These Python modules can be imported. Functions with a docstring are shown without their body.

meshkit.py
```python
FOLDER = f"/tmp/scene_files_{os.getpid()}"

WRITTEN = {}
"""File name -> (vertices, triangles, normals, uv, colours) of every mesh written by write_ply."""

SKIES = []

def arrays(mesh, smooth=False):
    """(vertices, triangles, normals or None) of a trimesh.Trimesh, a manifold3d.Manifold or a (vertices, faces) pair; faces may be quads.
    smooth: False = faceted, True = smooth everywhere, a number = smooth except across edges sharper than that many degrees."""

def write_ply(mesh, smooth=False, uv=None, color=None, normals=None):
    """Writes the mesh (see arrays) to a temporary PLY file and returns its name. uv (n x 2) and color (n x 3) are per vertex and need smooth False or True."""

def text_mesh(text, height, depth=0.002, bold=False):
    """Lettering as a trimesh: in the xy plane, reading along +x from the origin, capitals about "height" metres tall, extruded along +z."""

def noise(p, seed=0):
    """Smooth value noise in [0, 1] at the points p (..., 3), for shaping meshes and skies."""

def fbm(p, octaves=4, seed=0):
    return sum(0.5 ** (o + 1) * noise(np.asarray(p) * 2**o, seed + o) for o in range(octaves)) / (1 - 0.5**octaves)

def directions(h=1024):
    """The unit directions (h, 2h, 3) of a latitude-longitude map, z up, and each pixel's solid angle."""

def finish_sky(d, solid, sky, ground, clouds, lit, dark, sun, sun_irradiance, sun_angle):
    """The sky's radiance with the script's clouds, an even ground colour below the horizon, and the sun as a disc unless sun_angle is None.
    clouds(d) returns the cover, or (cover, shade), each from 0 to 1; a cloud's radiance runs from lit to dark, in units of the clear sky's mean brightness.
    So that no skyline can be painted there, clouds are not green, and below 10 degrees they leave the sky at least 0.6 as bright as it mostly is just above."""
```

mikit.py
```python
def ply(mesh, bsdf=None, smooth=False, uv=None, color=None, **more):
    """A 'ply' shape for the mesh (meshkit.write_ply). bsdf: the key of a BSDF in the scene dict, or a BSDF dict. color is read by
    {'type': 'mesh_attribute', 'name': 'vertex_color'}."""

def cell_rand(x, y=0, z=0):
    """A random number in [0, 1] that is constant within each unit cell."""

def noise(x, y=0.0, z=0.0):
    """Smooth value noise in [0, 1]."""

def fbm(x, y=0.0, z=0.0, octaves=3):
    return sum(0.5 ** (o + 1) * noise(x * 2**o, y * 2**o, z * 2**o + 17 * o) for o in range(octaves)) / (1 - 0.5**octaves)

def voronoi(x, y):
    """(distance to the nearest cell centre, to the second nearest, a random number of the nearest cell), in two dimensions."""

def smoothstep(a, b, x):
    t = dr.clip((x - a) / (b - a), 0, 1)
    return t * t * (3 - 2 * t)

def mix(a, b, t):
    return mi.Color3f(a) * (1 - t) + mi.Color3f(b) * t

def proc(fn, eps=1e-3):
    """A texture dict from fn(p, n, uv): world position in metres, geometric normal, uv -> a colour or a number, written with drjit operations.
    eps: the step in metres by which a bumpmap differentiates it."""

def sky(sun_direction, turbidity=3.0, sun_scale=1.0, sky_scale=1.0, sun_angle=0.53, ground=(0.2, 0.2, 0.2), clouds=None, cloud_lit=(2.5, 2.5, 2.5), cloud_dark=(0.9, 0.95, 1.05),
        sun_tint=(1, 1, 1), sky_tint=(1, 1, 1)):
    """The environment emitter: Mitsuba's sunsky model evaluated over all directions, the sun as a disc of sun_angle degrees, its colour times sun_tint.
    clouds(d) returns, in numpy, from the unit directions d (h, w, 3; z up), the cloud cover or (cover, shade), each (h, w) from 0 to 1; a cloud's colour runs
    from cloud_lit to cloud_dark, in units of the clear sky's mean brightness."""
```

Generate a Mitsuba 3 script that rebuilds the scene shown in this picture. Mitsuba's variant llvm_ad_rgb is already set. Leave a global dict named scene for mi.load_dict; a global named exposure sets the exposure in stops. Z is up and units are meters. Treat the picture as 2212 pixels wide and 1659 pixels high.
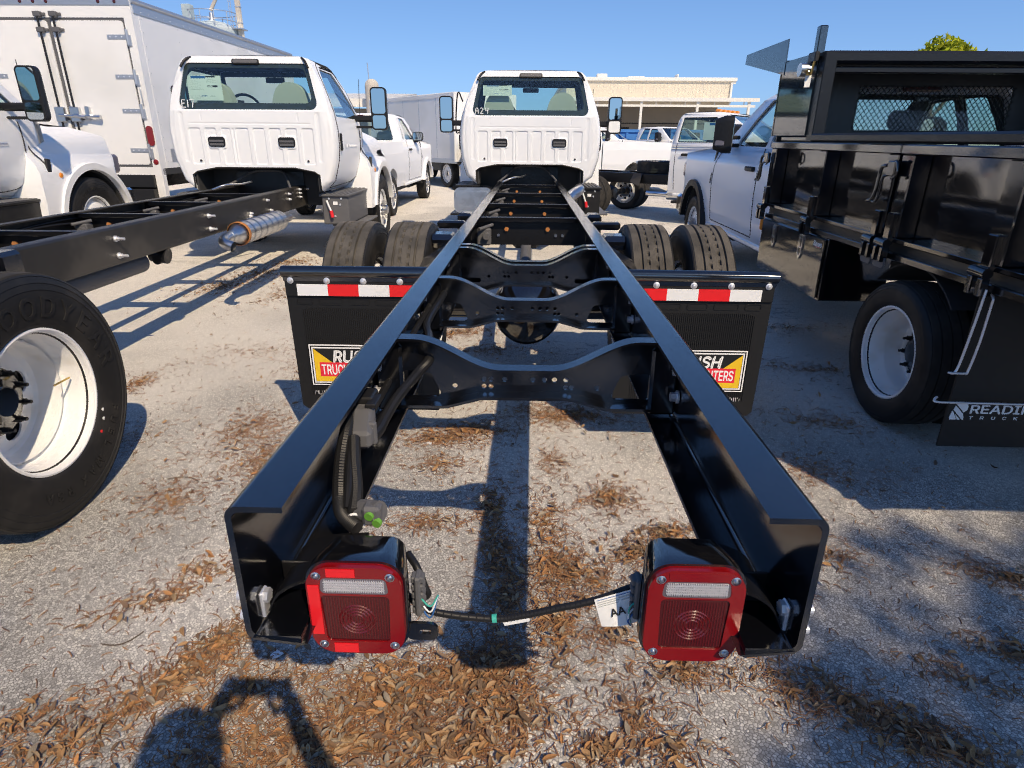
import math, random
import numpy as np
import trimesh
import manifold3d as m3
import shapely
import shapely.geometry as sg
from shapely import affinity
import drjit as dr
import mitsuba as mi
import mikit, meshkit
from mikit import proc, noise, fbm, voronoi, cell_rand, smoothstep, mix

scene, labels = {'type': 'scene'}, {}
T4 = mi.ScalarTransform4f
# ------------------------------------------------------------------ camera, sky, exposure
CAM = np.array([0.0, 0.0, 1.53]); PITCH, YAW, ROLL = 0.3818, -0.02423, -0.00785
def cam_axes():
    cp, sp, cy, sy = math.cos(PITCH), math.sin(PITCH), math.cos(YAW), math.sin(YAW)
    f = np.array([sy * cp, cy * cp, -sp]); r = np.array([cy, -sy, 0.0]); d = np.cross(f, r)
    return f, -(-math.sin(ROLL) * r + math.cos(ROLL) * d)
FWD, UP = cam_axes()
scene['camera'] = {'type': 'perspective', 'fov': 2 * math.degrees(math.atan(1106 / 1330.0)), 'fov_axis': 'x', 'near_clip': 0.02, 'far_clip': 900.0,
                   'to_world': T4().look_at(origin=CAM.tolist(), target=(CAM + FWD).tolist(), up=UP.tolist())}
SUN = np.array([0.357, -0.6256, 0.6936])
scene['sky'] = mikit.sky(SUN.tolist(), turbidity=2.6, sun_scale=1.0, sky_scale=1.0, ground=(0.30, 0.28, 0.25), sky_tint=(0.84, 1.04, 1.36), sun_tint=(1.02, 1.01, .985))
exposure = 1.5

# ------------------------------------------------------------------ materials
def rgb(*c): return {'type': 'rgb', 'value': list(c if len(c) == 3 else (c[0],) * 3)}
def pr(c, rough=0.5, **k):
    c = c if isinstance(c, dict) else rgb(*(c if isinstance(c, (tuple, list)) else (c,)))
    d = {'type': 'principled', 'base_color': c, 'roughness': rough, **k}
    return {'type': 'twosided', 'bsdf': d}
def mat(name, d): scene[name] = d; return name
def dusty(a, b, s=3.0, lo=0.45, hi=0.75):
    def fn(p, n, uv):
        t = smoothstep(lo, hi, fbm(p.x * s, p.y * s, p.z * s, octaves=4))
        return mix(a, b, t)
    return proc(fn)
mat('white_paint', pr((.80, .81, .82), .32, clearcoat=1.0, clearcoat_gloss=.96, specular=.5))
mat('white_panel', pr(dusty((.78, .78, .77), (.70, .70, .68), .9), .45, specular=.4))
mat('silver_paint', pr((.70, .74, .80), .22, clearcoat=1.0, clearcoat_gloss=.97, specular=.6))
mat('frame_paint', pr(dusty((.003, .0034, .005), (.009, .009, .010), 5.0, .5, .9), .12, eta=2.15))
mat('frame_dark', pr((.006, .006, .007), .36, specular=.5))
mat('frame_worn', pr(dusty((.022, .021, .020), (.060, .054, .046), 3.0), .42, specular=.45))
mat('gloss_black', pr((.005, .005, .006), .06, eta=2.2))
mat('plastic_black', pr((.012, .012, .013), .45, specular=.4))
mat('plastic_grey', pr((.11, .11, .115), .5, specular=.4))
mat('rubber', pr(dusty((.013, .013, .0135), (.030, .028, .026), 6.0), .58, specular=.35))
mat('rubber_tread', pr(dusty((.105, .096, .084), (.062, .058, .052), 9.0, .35, .7), .85, specular=.2))
mat('rubber_tread_dark', pr(dusty((.045, .042, .038), (.028, .027, .026), 9.0, .35, .7), .8, specular=.2))
mat('rubber_flap', pr((.010, .010, .0105), .5, specular=.4))
mat('white_wheel', pr(dusty((.80, .80, .79), (.66, .63, .57), 5.0, .55, .8), .35, specular=.5))
mat('steel', pr((.62, .63, .65), .28, metallic=1.0))
mat('zinc', pr((.80, .81, .84), .38, metallic=.65, specular=.5))
mat('chrome', pr((.88, .88, .89), .07, metallic=1.0))
mat('alum', pr(dusty((.72, .73, .74), (.60, .60, .60), 12.0), .33, metallic=1.0))
mat('galv', pr((.55, .57, .60), .42, metallic=.8))
mat('brass', pr((.75, .55, .20), .3, metallic=1.0))
mat('rust', pr((.42, .17, .05), .8))
mat('red_lens', pr((.20, .0015, .003), .12, specular=.6, clearcoat=.8, clearcoat_gloss=.97))
mat('red_reflex', pr((.75, .010, .015), .25, specular=.6, clearcoat=.8))
mat('red_mid', pr((.10, .002, .003), .15, specular=.6, clearcoat=.8))
mat('red_dark', pr((.055, .001, .0015), .16, specular=.6, clearcoat=.8))
mat('red_paint', pr((.70, .02, .03), .4))
mat('clear_lens', pr((.20, .18, .21), .10, metallic=.6, specular=.8, clearcoat=1.0))
mat('amber', pr((.75, .25, .02), .2, clearcoat=.8))
mat('tape_white', pr((.78, .79, .80), .3, clearcoat=.5))
mat('tape_red', pr((.72, .012, .014), .3, clearcoat=.5))
mat('paper', pr((.80, .81, .80), .7))
mat('ink_blue', pr((.03, .12, .35), .7))
mat('ink_black', pr((.02, .02, .02), .7))
mat('ink_grey', pr((.45, .47, .46), .7))
mat('decal_white', pr((.82, .82, .82), .4))
mat('decal_black', pr((.012, .012, .012), .4))
mat('decal_yellow', pr((.78, .50, .02), .4))
mat('decal_red', pr((.72, .03, .05), .4))
mat('green_plug', pr((.14, .36, .05), .4))
mat('teal_tape', pr((.05, .42, .33), .5))
mat('seat_cloth', pr((.50, .50, .46), .9))
mat('trim_dark', pr((.035, .036, .038), .85))
mat('dash', pr((.05, .05, .052), .75))
mat('yellow_leaf', pr((.55, .42, .10), .7))
mat('glass_tint', {'type': 'thindielectric', 'int_ior': 1.5, 'specular_transmittance': rgb(.72, .86, .80)})
mat('glass_clear', {'type': 'thindielectric', 'int_ior': 1.5, 'specular_transmittance': rgb(.86, .93, .92)})
mat('glass_dark', pr((.010, .012, .014), .04, specular=.8))
mat('mirror', {'type': 'twosided', 'bsdf': {'type': 'conductor', 'material': 'Al', 'specular_reflectance': rgb(.6, .65, .65)}})
mat('skin', pr((.50, .30, .21), .55))
mat('shirt', pr((.10, .16, .32), .85))
mat('jeans', pr((.05, .07, .12), .9))
mat('hair', pr((.04, .025, .015), .7))
mat('concrete', pr(dusty((.62, .58, .50), (.52, .48, .42), .6), .85))
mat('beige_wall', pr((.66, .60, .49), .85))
mat('cream_trim', pr((.78, .76, .70), .7))
mat('roof_grey', pr((.40, .41, .42), .7))
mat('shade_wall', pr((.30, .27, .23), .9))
mat('tank_blue', pr(dusty((.36, .45, .50), (.46, .53, .56), .8), .7))
mat('dumpster_blue', pr(dusty((.05, .20, .52), (.10, .24, .50), 1.5), .6))
mat('bark', pr(dusty((.10, .075, .055), (.17, .14, .11), 9.0, .3, .7), .95))
mat('leaf_green', {'type': 'twosided', 'bsdf': {'type': 'principledthin', 'base_color': {'type': 'mesh_attribute', 'name': 'vertex_color'}, 'roughness': .6, 'diff_trans': .7, 'spec_trans': 0.0}} if False else
    {'type': 'principledthin', 'base_color': {'type': 'mesh_attribute', 'name': 'vertex_color'}, 'roughness': .6, 'diff_trans': .7})
mat('litter', {'type': 'twosided', 'bsdf': {'type': 'principled', 'base_color': {'type': 'mesh_attribute', 'name': 'vertex_color'}, 'roughness': .75, 'specular': .3}})

def ground_col(p, n, uv):
    big = fbm(p.x * .22 + 7, p.y * .22, octaves=4)
    mid = fbm(p.x * 1.7, p.y * 1.7 + 3, octaves=3)
    far = smoothstep(2.2, 5.5, p.y + .35 * dr.abs(p.x) + 3.0 * (mid - .5))
    d1, d2, r = voronoi(p.x * 95, p.y * 95)
    e1, e2, q = voronoi(p.x * 210 + 9, p.y * 210)
    edge = smoothstep(.04, .30, d2 - d1)
    stone = mix((.36, .345, .32), (.80, .77, .71), r) * (.80 + .25 * q)
    binder = mi.Color3f(.22, .21, .195)
    fine = mix(binder, stone, edge)
    fine = fine * (.88 + .3 * smoothstep(.35, .75, mid))
    dust = mix((.50, .475, .43), (.60, .575, .525), big) * (.86 + .22 * q) * (.93 + .14 * r)
    crack = smoothstep(.06, .0, dr.abs(noise(p.x * 6 + 2.5 * fbm(p.x * 9, p.y * 9, octaves=2), p.y * 6) - .5)) * smoothstep(.55, .75, noise(p.x * .9 + 4, p.y * .9))
    t = dr.clip(.12 + .80 * far + .8 * (mid - .5), 0, .92)
    c = mix(fine, dust, t) * (1 - .35 * crack)
    stain = smoothstep(.60, .80, fbm(p.x * .55 + 31, p.y * .55 + 5, octaves=3))
    return c * (1 - .22 * stain)
def ground_h(p, n, uv):
    d1, d2, r = voronoi(p.x * 95, p.y * 95)
    return smoothstep(.0, .45, d2 - d1) * (.4 + .6 * r) + .8 * fbm(p.x * 22, p.y * 22, octaves=2)
mat('ground_mat', {'type': 'twosided', 'bsdf': {'type': 'bumpmap', 'arbitrary': proc(ground_h, eps=1.5e-3), 'scale': .0022,
    'bsdf': {'type': 'principled', 'base_color': proc(ground_col), 'roughness': .92, 'specular': .25}}})

# ------------------------------------------------------------------ mesh helpers
def mk(v, f): return trimesh.Trimesh(np.asarray(v, float), np.asarray(f, int), process=False)
def cat(*m):
    m = [x for y in m for x in (y if isinstance(y, (list, tuple)) else [y])]
    return trimesh.util.concatenate(m) if len(m) > 1 else m[0]
_hull = {}
def box(x0, x1, y0, y1, z0, z1, b=0.0):
    x0, x1 = min(x0, x1), max(x0, x1); y0, y1 = min(y0, y1), max(y0, y1); z0, z1 = min(z0, z1), max(z0, z1)
    if not b:
        m = trimesh.creation.box(extents=(x1 - x0, y1 - y0, z1 - z0)); m.apply_translation(((x0 + x1) / 2, (y0 + y1) / 2, (z0 + z1) / 2)); return m
    P = []
    for cx, sx in ((x0, 1), (x1, -1)):
        for cy, sy in ((y0, 1), (y1, -1)):
            for cz, sz in ((z0, 1), (z1, -1)):
                P += [(cx, cy + sy * b, cz + sz * b), (cx + sx * b, cy, cz + sz * b), (cx + sx * b, cy + sy * b, cz)]
    return trimesh.convex.convex_hull(np.array(P))
def hull(P): return trimesh.convex.convex_hull(np.asarray(P, float))
def move(m, x=0, y=0, z=0, rx=0, ry=0, rz=0):
    m = m.copy()
    for a, ax in ((rx, (1, 0, 0)), (ry, (0, 1, 0)), (rz, (0, 0, 1))):
        if a: m.apply_transform(trimesh.transformations.rotation_matrix(a, ax))
    m.apply_translation((x, y, z)); return m
def rr(x0, y0, x1, y1, r, q=6): return sg.box(x0 + r, y0 + r, x1 - r, y1 - r).buffer(r, quad_segs=q)
def poly(*pts): return sg.Polygon(pts)
def rnd(p, r, q=5): return p.buffer(-r, quad_segs=q).buffer(2 * r, quad_segs=q).buffer(-r, quad_segs=q)
def prism(p, axis, a0, a1):
    """extrude: axis x -> polygon in (y,z); y -> (x,z); z -> (x,y)"""
    gs = getattr(p, 'geoms', [p]); out = []
    for g in gs:
        m = trimesh.creation.extrude_polygon(g, abs(a1 - a0), engine='earcut'); v = m.vertices; lo = min(a0, a1)
        if axis == 'x': m.vertices = np.c_[v[:, 2] + lo, v[:, 0], v[:, 1]]
        elif axis == 'y': m.vertices = np.c_[v[:, 0], v[:, 2] + lo, v[:, 1]]; m.invert()
        else: m.vertices = np.c_[v[:, 0], v[:, 1], v[:, 2] + lo]
        out.append(m)
    return cat(out)
def tube(pts, r, n=8, cap=True):
    p = np.asarray(pts, float); t = np.gradient(p, axis=0); t /= np.linalg.norm(t, axis=1, keepdims=True) + 1e-12
    a = np.cross(t[0], (0, 0, 1) if abs(t[0][2]) < .9 else (1, 0, 0)); A = []
    for k in range(len(p)):
        a = a - t[k] * (a @ t[k]); a = a / (np.linalg.norm(a) + 1e-12); A.append(a)
    A = np.array(A); B = np.cross(t, A); ang = np.arange(n) * 2 * np.pi / n
    R = np.broadcast_to(np.asarray(r, float), (len(p),))
    v = p[:, None] + R[:, None, None] * (np.cos(ang)[None, :, None] * A[:, None] + np.sin(ang)[None, :, None] * B[:, None])
    return loft(list(v), cap)
def loft(rings, cap=True):
    n = len(rings[0]); v = np.vstack(rings); k = len(rings)
    i, j = np.meshgrid(np.arange(k - 1), np.arange(n), indexing='ij')
    a, b, c, d = i * n + j, i * n + (j + 1) % n, (i + 1) * n + (j + 1) % n, (i + 1) * n + j
    f = np.vstack([np.stack([a, b, c], -1).reshape(-1, 3), np.stack([a, c, d], -1).reshape(-1, 3)])
    if cap:
        c0, c1 = len(v), len(v) + 1; v = np.vstack([v, rings[0].mean(0), rings[-1].mean(0)]); jj = np.arange(n)
        f = np.vstack([f, np.c_[np.full(n, c0), (jj + 1) % n, jj], np.c_[np.full(n, c1), (k - 1) * n + jj, (k - 1) * n + (jj + 1) % n]])
    m = mk(v, f)
    if cap and m.volume < 0: m.invert()
    return m
def smooth_path(pts, k=6):
    p = np.asarray(pts, float)
    q = np.vstack([2 * p[0] - p[1], p, 2 * p[-1] - p[-2]]); out = []
    for i in range(1, len(q) - 2):
        for s in np.linspace(0, 1, k, endpoint=False):
            a, b, c, d = q[i - 1], q[i], q[i + 1], q[i + 2]
            out.append(.5 * ((2 * b) + (c - a) * s + (2 * a - 5 * b + 4 * c - d) * s * s + (3 * b - a - 3 * c + d) * s ** 3))
    return np.array(out + [p[-1]])
def lathe(prof, n=48, axis='x', closed=False):
    p = np.asarray(prof, float); a = np.arange(n) * 2 * np.pi / n
    rings = []
    for r, h in p:
        c, s = r * np.cos(a), r * np.sin(a); H = np.full(n, h)
        rings.append(np.c_[H, c, s] if axis == 'x' else np.c_[s, H, c] if axis == 'y' else np.c_[c, s, H])
    if closed: rings.append(rings[0])
    return loft(rings, cap=False)
def cyl(p0, p1, r, n=16): return tube([p0, p1], r, n)
def man(m):
    return m3.Manifold(m3.Mesh(vert_properties=np.asarray(m.vertices, np.float32), tri_verts=np.asarray(m.faces, np.uint32)))
def solid(m):
    m = m.copy(); m.merge_vertices(); return man(m)
def tri(M):
    q = M.to_mesh(); return mk(q.vert_properties[:, :3], q.tri_verts)
def text(s, h, depth=.001, bold=True):
    return meshkit.text_mesh(s, h, depth, bold)
def text_on(s, h, centre, right, up, depth=.001, width=None, bold=True, skew=0.0):
    """lettering centred at a point, reading along `right`, standing along `up`, raised along right x up"""
    m = text(s, h, depth, bold); v = m.vertices.copy(); lo, hi = v.min(0), v.max(0)
    if width: v[:, 0] *= width / (hi[0] - lo[0]); lo, hi = v.min(0), v.max(0)
    v[:, 0] -= (lo[0] + hi[0]) / 2; v[:, 1] -= h / 2; v[:, 0] += skew * v[:, 1]
    r, u = np.array(right, float), np.array(up, float); n = np.cross(r, u)
    m.vertices = np.asarray(centre) + v[:, :1] * r + v[:, 1:2] * u + v[:, 2:] * n
    return m

# ------------------------------------------------------------------ scene registration
_ply = {}
def shape(mesh, bsdf, smooth=False, M=None, color=None):
    k = (id(mesh), smooth)
    if k not in _ply: _ply[k] = (mikit.ply(mesh, None, smooth, color=color), mesh)
    d = dict(_ply[k][0]); d['bsdf'] = {'type': 'ref', 'id': bsdf}
    if M is not None: d['to_world'] = T4(M.tolist())
    return d
def numbered(k):
    if k not in labels: return k
    i = 1
    while f'{k}_{i:03d}' in labels: i += 1
    return f'{k}_{i:03d}'
def mtx(x=0, y=0, z=0, rz=0.0, rx=0.0):
    R = trimesh.transformations
    return R.translation_matrix((x, y, z)) @ R.rotation_matrix(rz, (0, 0, 1)) @ R.rotation_matrix(rx, (1, 0, 0))
class Thing:
    def __init__(s, name, label, cat_, group=None, M=None):
        s.key = numbered(name); s.M = np.eye(4) if M is None else M; s.cnt = {}
        labels[s.key] = {'label': label, 'category': cat_}
        if group: labels[s.key]['group'] = group
    def add(s, part, mesh, bsdf, smooth=False, L=None, label=None, kind=None, color=None):
        """part may be 'door/handle'; returns the part path for children"""
        path = part.split('/'); base = s.key + ''.join('__' + q for q in path)
        c = s.cnt.get(base, 0); s.cnt[base] = c + 1
        key = base if c == 0 else f'{base}_{c:03d}'
        scene[key] = shape(mesh, bsdf, smooth, s.M if L is None else s.M @ L, color)
        if label or kind: labels[key] = {k: v for k, v in (('label', label), ('kind', kind)) if v}
        return key[len(s.key) + 2:].replace('__', '/')
def one(name, mesh, bsdf, label, cat_, group=None, smooth=False, M=None, kind=None, color=None):
    key = numbered(name); scene[key] = shape(mesh, bsdf, smooth, M, color)
    labels[key] = {'label': label, 'category': cat_}
    if group: labels[key]['group'] = group
    if kind: labels[key]['kind'] = kind
    return key

# ------------------------------------------------------------------ wheels (axle along x, outer face towards +x)
_wc = {}
def tyre_side(R, rr, w):
    h = R - rr
    return [(rr - .004, .38 * w), (rr + .02 * h, .43 * w), (rr + .10 * h, .475 * w), (rr + .30 * h, .515 * w), (rr + .52 * h, .525 * w), (rr + .68 * h, .512 * w), (rr + .69 * h, .522 * w), (rr + .73 * h, .514 * w),
            (rr + .80 * h, .497 * w), (rr + .81 * h, .507 * w), (rr + .86 * h, .490 * w), (rr + .92 * h, .462 * w), (rr + .925 * h, .470 * w), (rr + .955 * h, .445 * w)]
def side_x(R, rr, w, r):
    p = np.array(tyre_side(R, rr, w)); return np.interp(r, p[:, 0], p[:, 1])
def tyre_mesh(R, rr, w, n=96):
    s_ = tyre_side(R, rr, w)
    return lathe([(r, -x) for r, x in s_][::-1][::-1] and [(rr - .02, -.3 * w)] + [(r, -x) for r, x in s_] + [(R - .03, 0)] + [(r, x) for r, x in s_[::-1]] + [(rr - .02, .3 * w)], n)
def tread_mesh(R, w, fine):
    cols = []
    a = .45 * w
    if fine:
        for x, d, k in ((-a, .020, 0), (-a * .93, .004, 0), (-a * .60, 0, 0), (-a * .575, .015, 0), (-a * .50, .015, 0), (-a * .475, 0, 0), (-a * .30, 0, 0), (-a * .27, .012, 1), (-a * .17, .012, 1), (-a * .14, 0, 0),
                        (a * .14, 0, 0), (a * .17, .012, 2), (a * .27, .012, 2), (a * .30, 0, 0), (a * .475, 0, 0), (a * .50, .015, 0), (a * .575, .015, 0), (a * .60, 0, 0), (a * .93, .004, 0), (a, .020, 0)): cols.append((x, d, k))
        n = 260
    else:
        for x, d in ((-1, .02), (-.93, .004), (-.56, 0), (-.54, .013), (-.48, .013), (-.46, 0), (-.04, 0), (-.03, .013), (.03, .013), (.04, 0), (.46, 0), (.48, .013), (.54, .013), (.56, 0), (.93, .004), (1, .02)): cols.append((x * a, d, 0))
        n = 72
    th = np.arange(n) * 2 * np.pi / n; rings = []
    for x, d, k in cols:
        r = np.full(n, R - d)
        if k: r = np.where(((np.arange(n) + 2 * k) % 5) < 2, R - .016, R - .0025)
        rings.append(np.c_[np.full(n, x), r * np.cos(th), r * np.sin(th)])
    return loft(rings, cap=False)
def wheel_set(R, rr, w, style, fine=False, letters=None):
    key = (R, rr, w, style, fine, letters)
    if key in _wc: return _wc[key]
    o = []
    lip = .40 * w
    bar = [(rr - .002, lip - .012), (rr + .006, lip), (rr + .004, lip + .010), (rr - .004, lip + .012), (rr - .012, lip + .004), (rr - .016, lip - .03), (rr - .030, lip - .055)]
    xd = {'dish': -.125, 'convex': lip - .02, 'inner': .06}[style] * (w / .25)
    if style == 'convex':
        prof = bar[:6] + [(rr - .026, xd - .03), (rr * .86, xd - .035), (rr * .78, xd - .005), (rr * .62, xd + .012), (rr * .45, xd + .016)]
    else:
        prof = bar + [(rr - .034, xd + .075), (rr - .038, xd + .03), (rr * .80, xd + .004), (rr * .76, xd)]
    rim = lathe([(rr - .03, -lip)] + [(rr + .004, -lip - .01)] + [(rr - .016, -lip + .03)] + [(rr - .034, -.02)] + prof[::-1] if False else prof, 72)
    back = lathe([(rr + .004, -lip - .008), (rr - .02, -lip + .03), (rr - .05, -.03 * w), (rr - .05, xd)], 48)
    ro = rr * (.47 if style == 'convex' else .78)
    nh = 5 if R > .45 else 8
    disc = sg.Point(0, 0).buffer(ro, quad_segs=16)
    if style != 'convex':
        hole = affinity.scale(sg.Point(rr * .60, 0).buffer(1, quad_segs=8), .034 * rr / .296, .050 * rr / .296) if nh == 5 else affinity.scale(sg.Point(rr * .60, 0).buffer(1, quad_segs=8), .026, .033)
        for i in range(nh): disc = disc.difference(affinity.rotate(hole, 4 + i * 360 / nh, origin=(0, 0)))
    disc = disc.difference(sg.Point(0, 0).buffer(rr * .28))
    dm = prism(disc, 'x', xd - .010, xd)
    o.append(('', cat(rim, back, dm), 'white_wheel', 32))
    o.append(('tyre', tyre_mesh(R, rr, w), 'rubber', 28))
    o.append(('tread', tread_mesh(R, w, fine), 'rubber_tread' if fine else 'rubber_tread_dark', 30))
    hb = rr * .36
    if style == 'convex':
        hub = lathe([(0, xd + .10), (hb * .5, xd + .10), (hb * .62, xd + .085), (hb * .66, xd + .02), (hb * 1.0, xd + .018)], 24)
    else:
        hub = lathe([(0, xd + .075), (hb * .55, xd + .075), (hb * .62, xd + .068), (hb * .85, xd + .062), (hb * .9, xd + .03), (hb * 1.32, xd + .030), (hb * 1.32, xd + .002)], 28)
    o.append(('hub', hub, 'gloss_black' if style != 'convex' else 'steel', 30))
    back_p = prism(sg.Point(0, 0).buffer(rr - .05), 'x', min(-lip * .8, xd - .06), min(-lip * .8, xd - .06) + .004)
    o.append(('brake_drum', back_p, 'trim_dark', False))
    nl = 10 if R > .45 else 8
    for i in range(nl if style != 'inner' else 0):
        a = i * 2 * math.pi / nl + .2; q = hb * 1.15 if style != 'convex' else rr * .40
        c = np.array([0, q * math.cos(a), q * math.sin(a)])
        o.append(('lug_nut', cat(cyl(c + (xd + .015, 0, 0), c + (xd + .058, 0, 0), .0135, 6), cyl(c + (xd + .05, 0, 0), c + (xd + .080, 0, 0), .008, 6)), 'plastic_black' if style != 'convex' else 'steel', False))
    if letters:
        for s_, a0, hgt, adv in letters:
            rb = rr + (.22 if hgt > .05 else .34) * (R - rr); ms = []
            a = a0
            for ch in s_:
                if ch == ' ': a -= adv * .6; continue
                m = text(ch, hgt, .006, True); v = m.vertices.copy(); v[:, 0] -= (v[:, 0].min() + v[:, 0].max()) / 2
                v[:, 0] *= 1.05; ang = a - v[:, 0] / (rb + hgt / 2); rad = rb + v[:, 1]
                xx = np.array([side_x(R, rr, w, q) for q in rad]) - .0015 + v[:, 2]
                m.vertices = np.c_[xx, rad * np.cos(ang), rad * np.sin(ang)]; ms.append(m); a -= adv
            o.append(('tyre_lettering', cat(ms), 'rubber', False))
    _wc[key] = o; return o
def put_wheel(t, name, c, side, R, rr, w, style, fine=False, letters=None, spin=0.0, tilt=0.0):
    L = trimesh.transformations.translation_matrix(c) @ trimesh.transformations.rotation_matrix(0 if side > 0 else math.pi, (0, 0, 1)) @ trimesh.transformations.rotation_matrix(spin, (1, 0, 0))
    own = None
    for part, m, b, sm in wheel_set(R, rr, w, style, fine, letters):
        if part == '': own = t.add(name, m, b, sm, L)
        else: t.add(f'{own}/{part}', m, b, sm, L)
    return own, L

# ------------------------------------------------------------------ medium-duty chassis truck (origin: rear axle on the ground, +y forward)
RT, RRIM, WT = .52, .297, .255
def channel(y0, y1, zt, h=.245, side=-1):
    fl, th, r = .086, .0095, .019
    o = rr(0, 0, fl + .03, h, r, 5).intersection(sg.box(0, 0, fl, h)); i = rr(th, th, fl + .05, h - th, r - th + .003, 4).intersection(sg.box(th, th, fl + .02, h - th))
    p = o.difference(i); p = affinity.translate(p, -.432, zt - h)
    m = prism(p, 'y', y0, y1)
    if side > 0: m.vertices[:, 0] *= -1; m.invert()
    return m
def cm_shape(zt, dip, hbot, lip, xs=.348):
    """dipped cross member in x,z; zt = frame top"""
    xs_ = np.linspace(-xs, xs, 61); u = np.clip((np.abs(xs_) - .06) / (xs - .10), 0, 1); s_ = u * u * (3 - 2 * u)
    top = np.c_[xs_, zt - .006 - dip * (1 - s_)]
    return top
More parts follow.
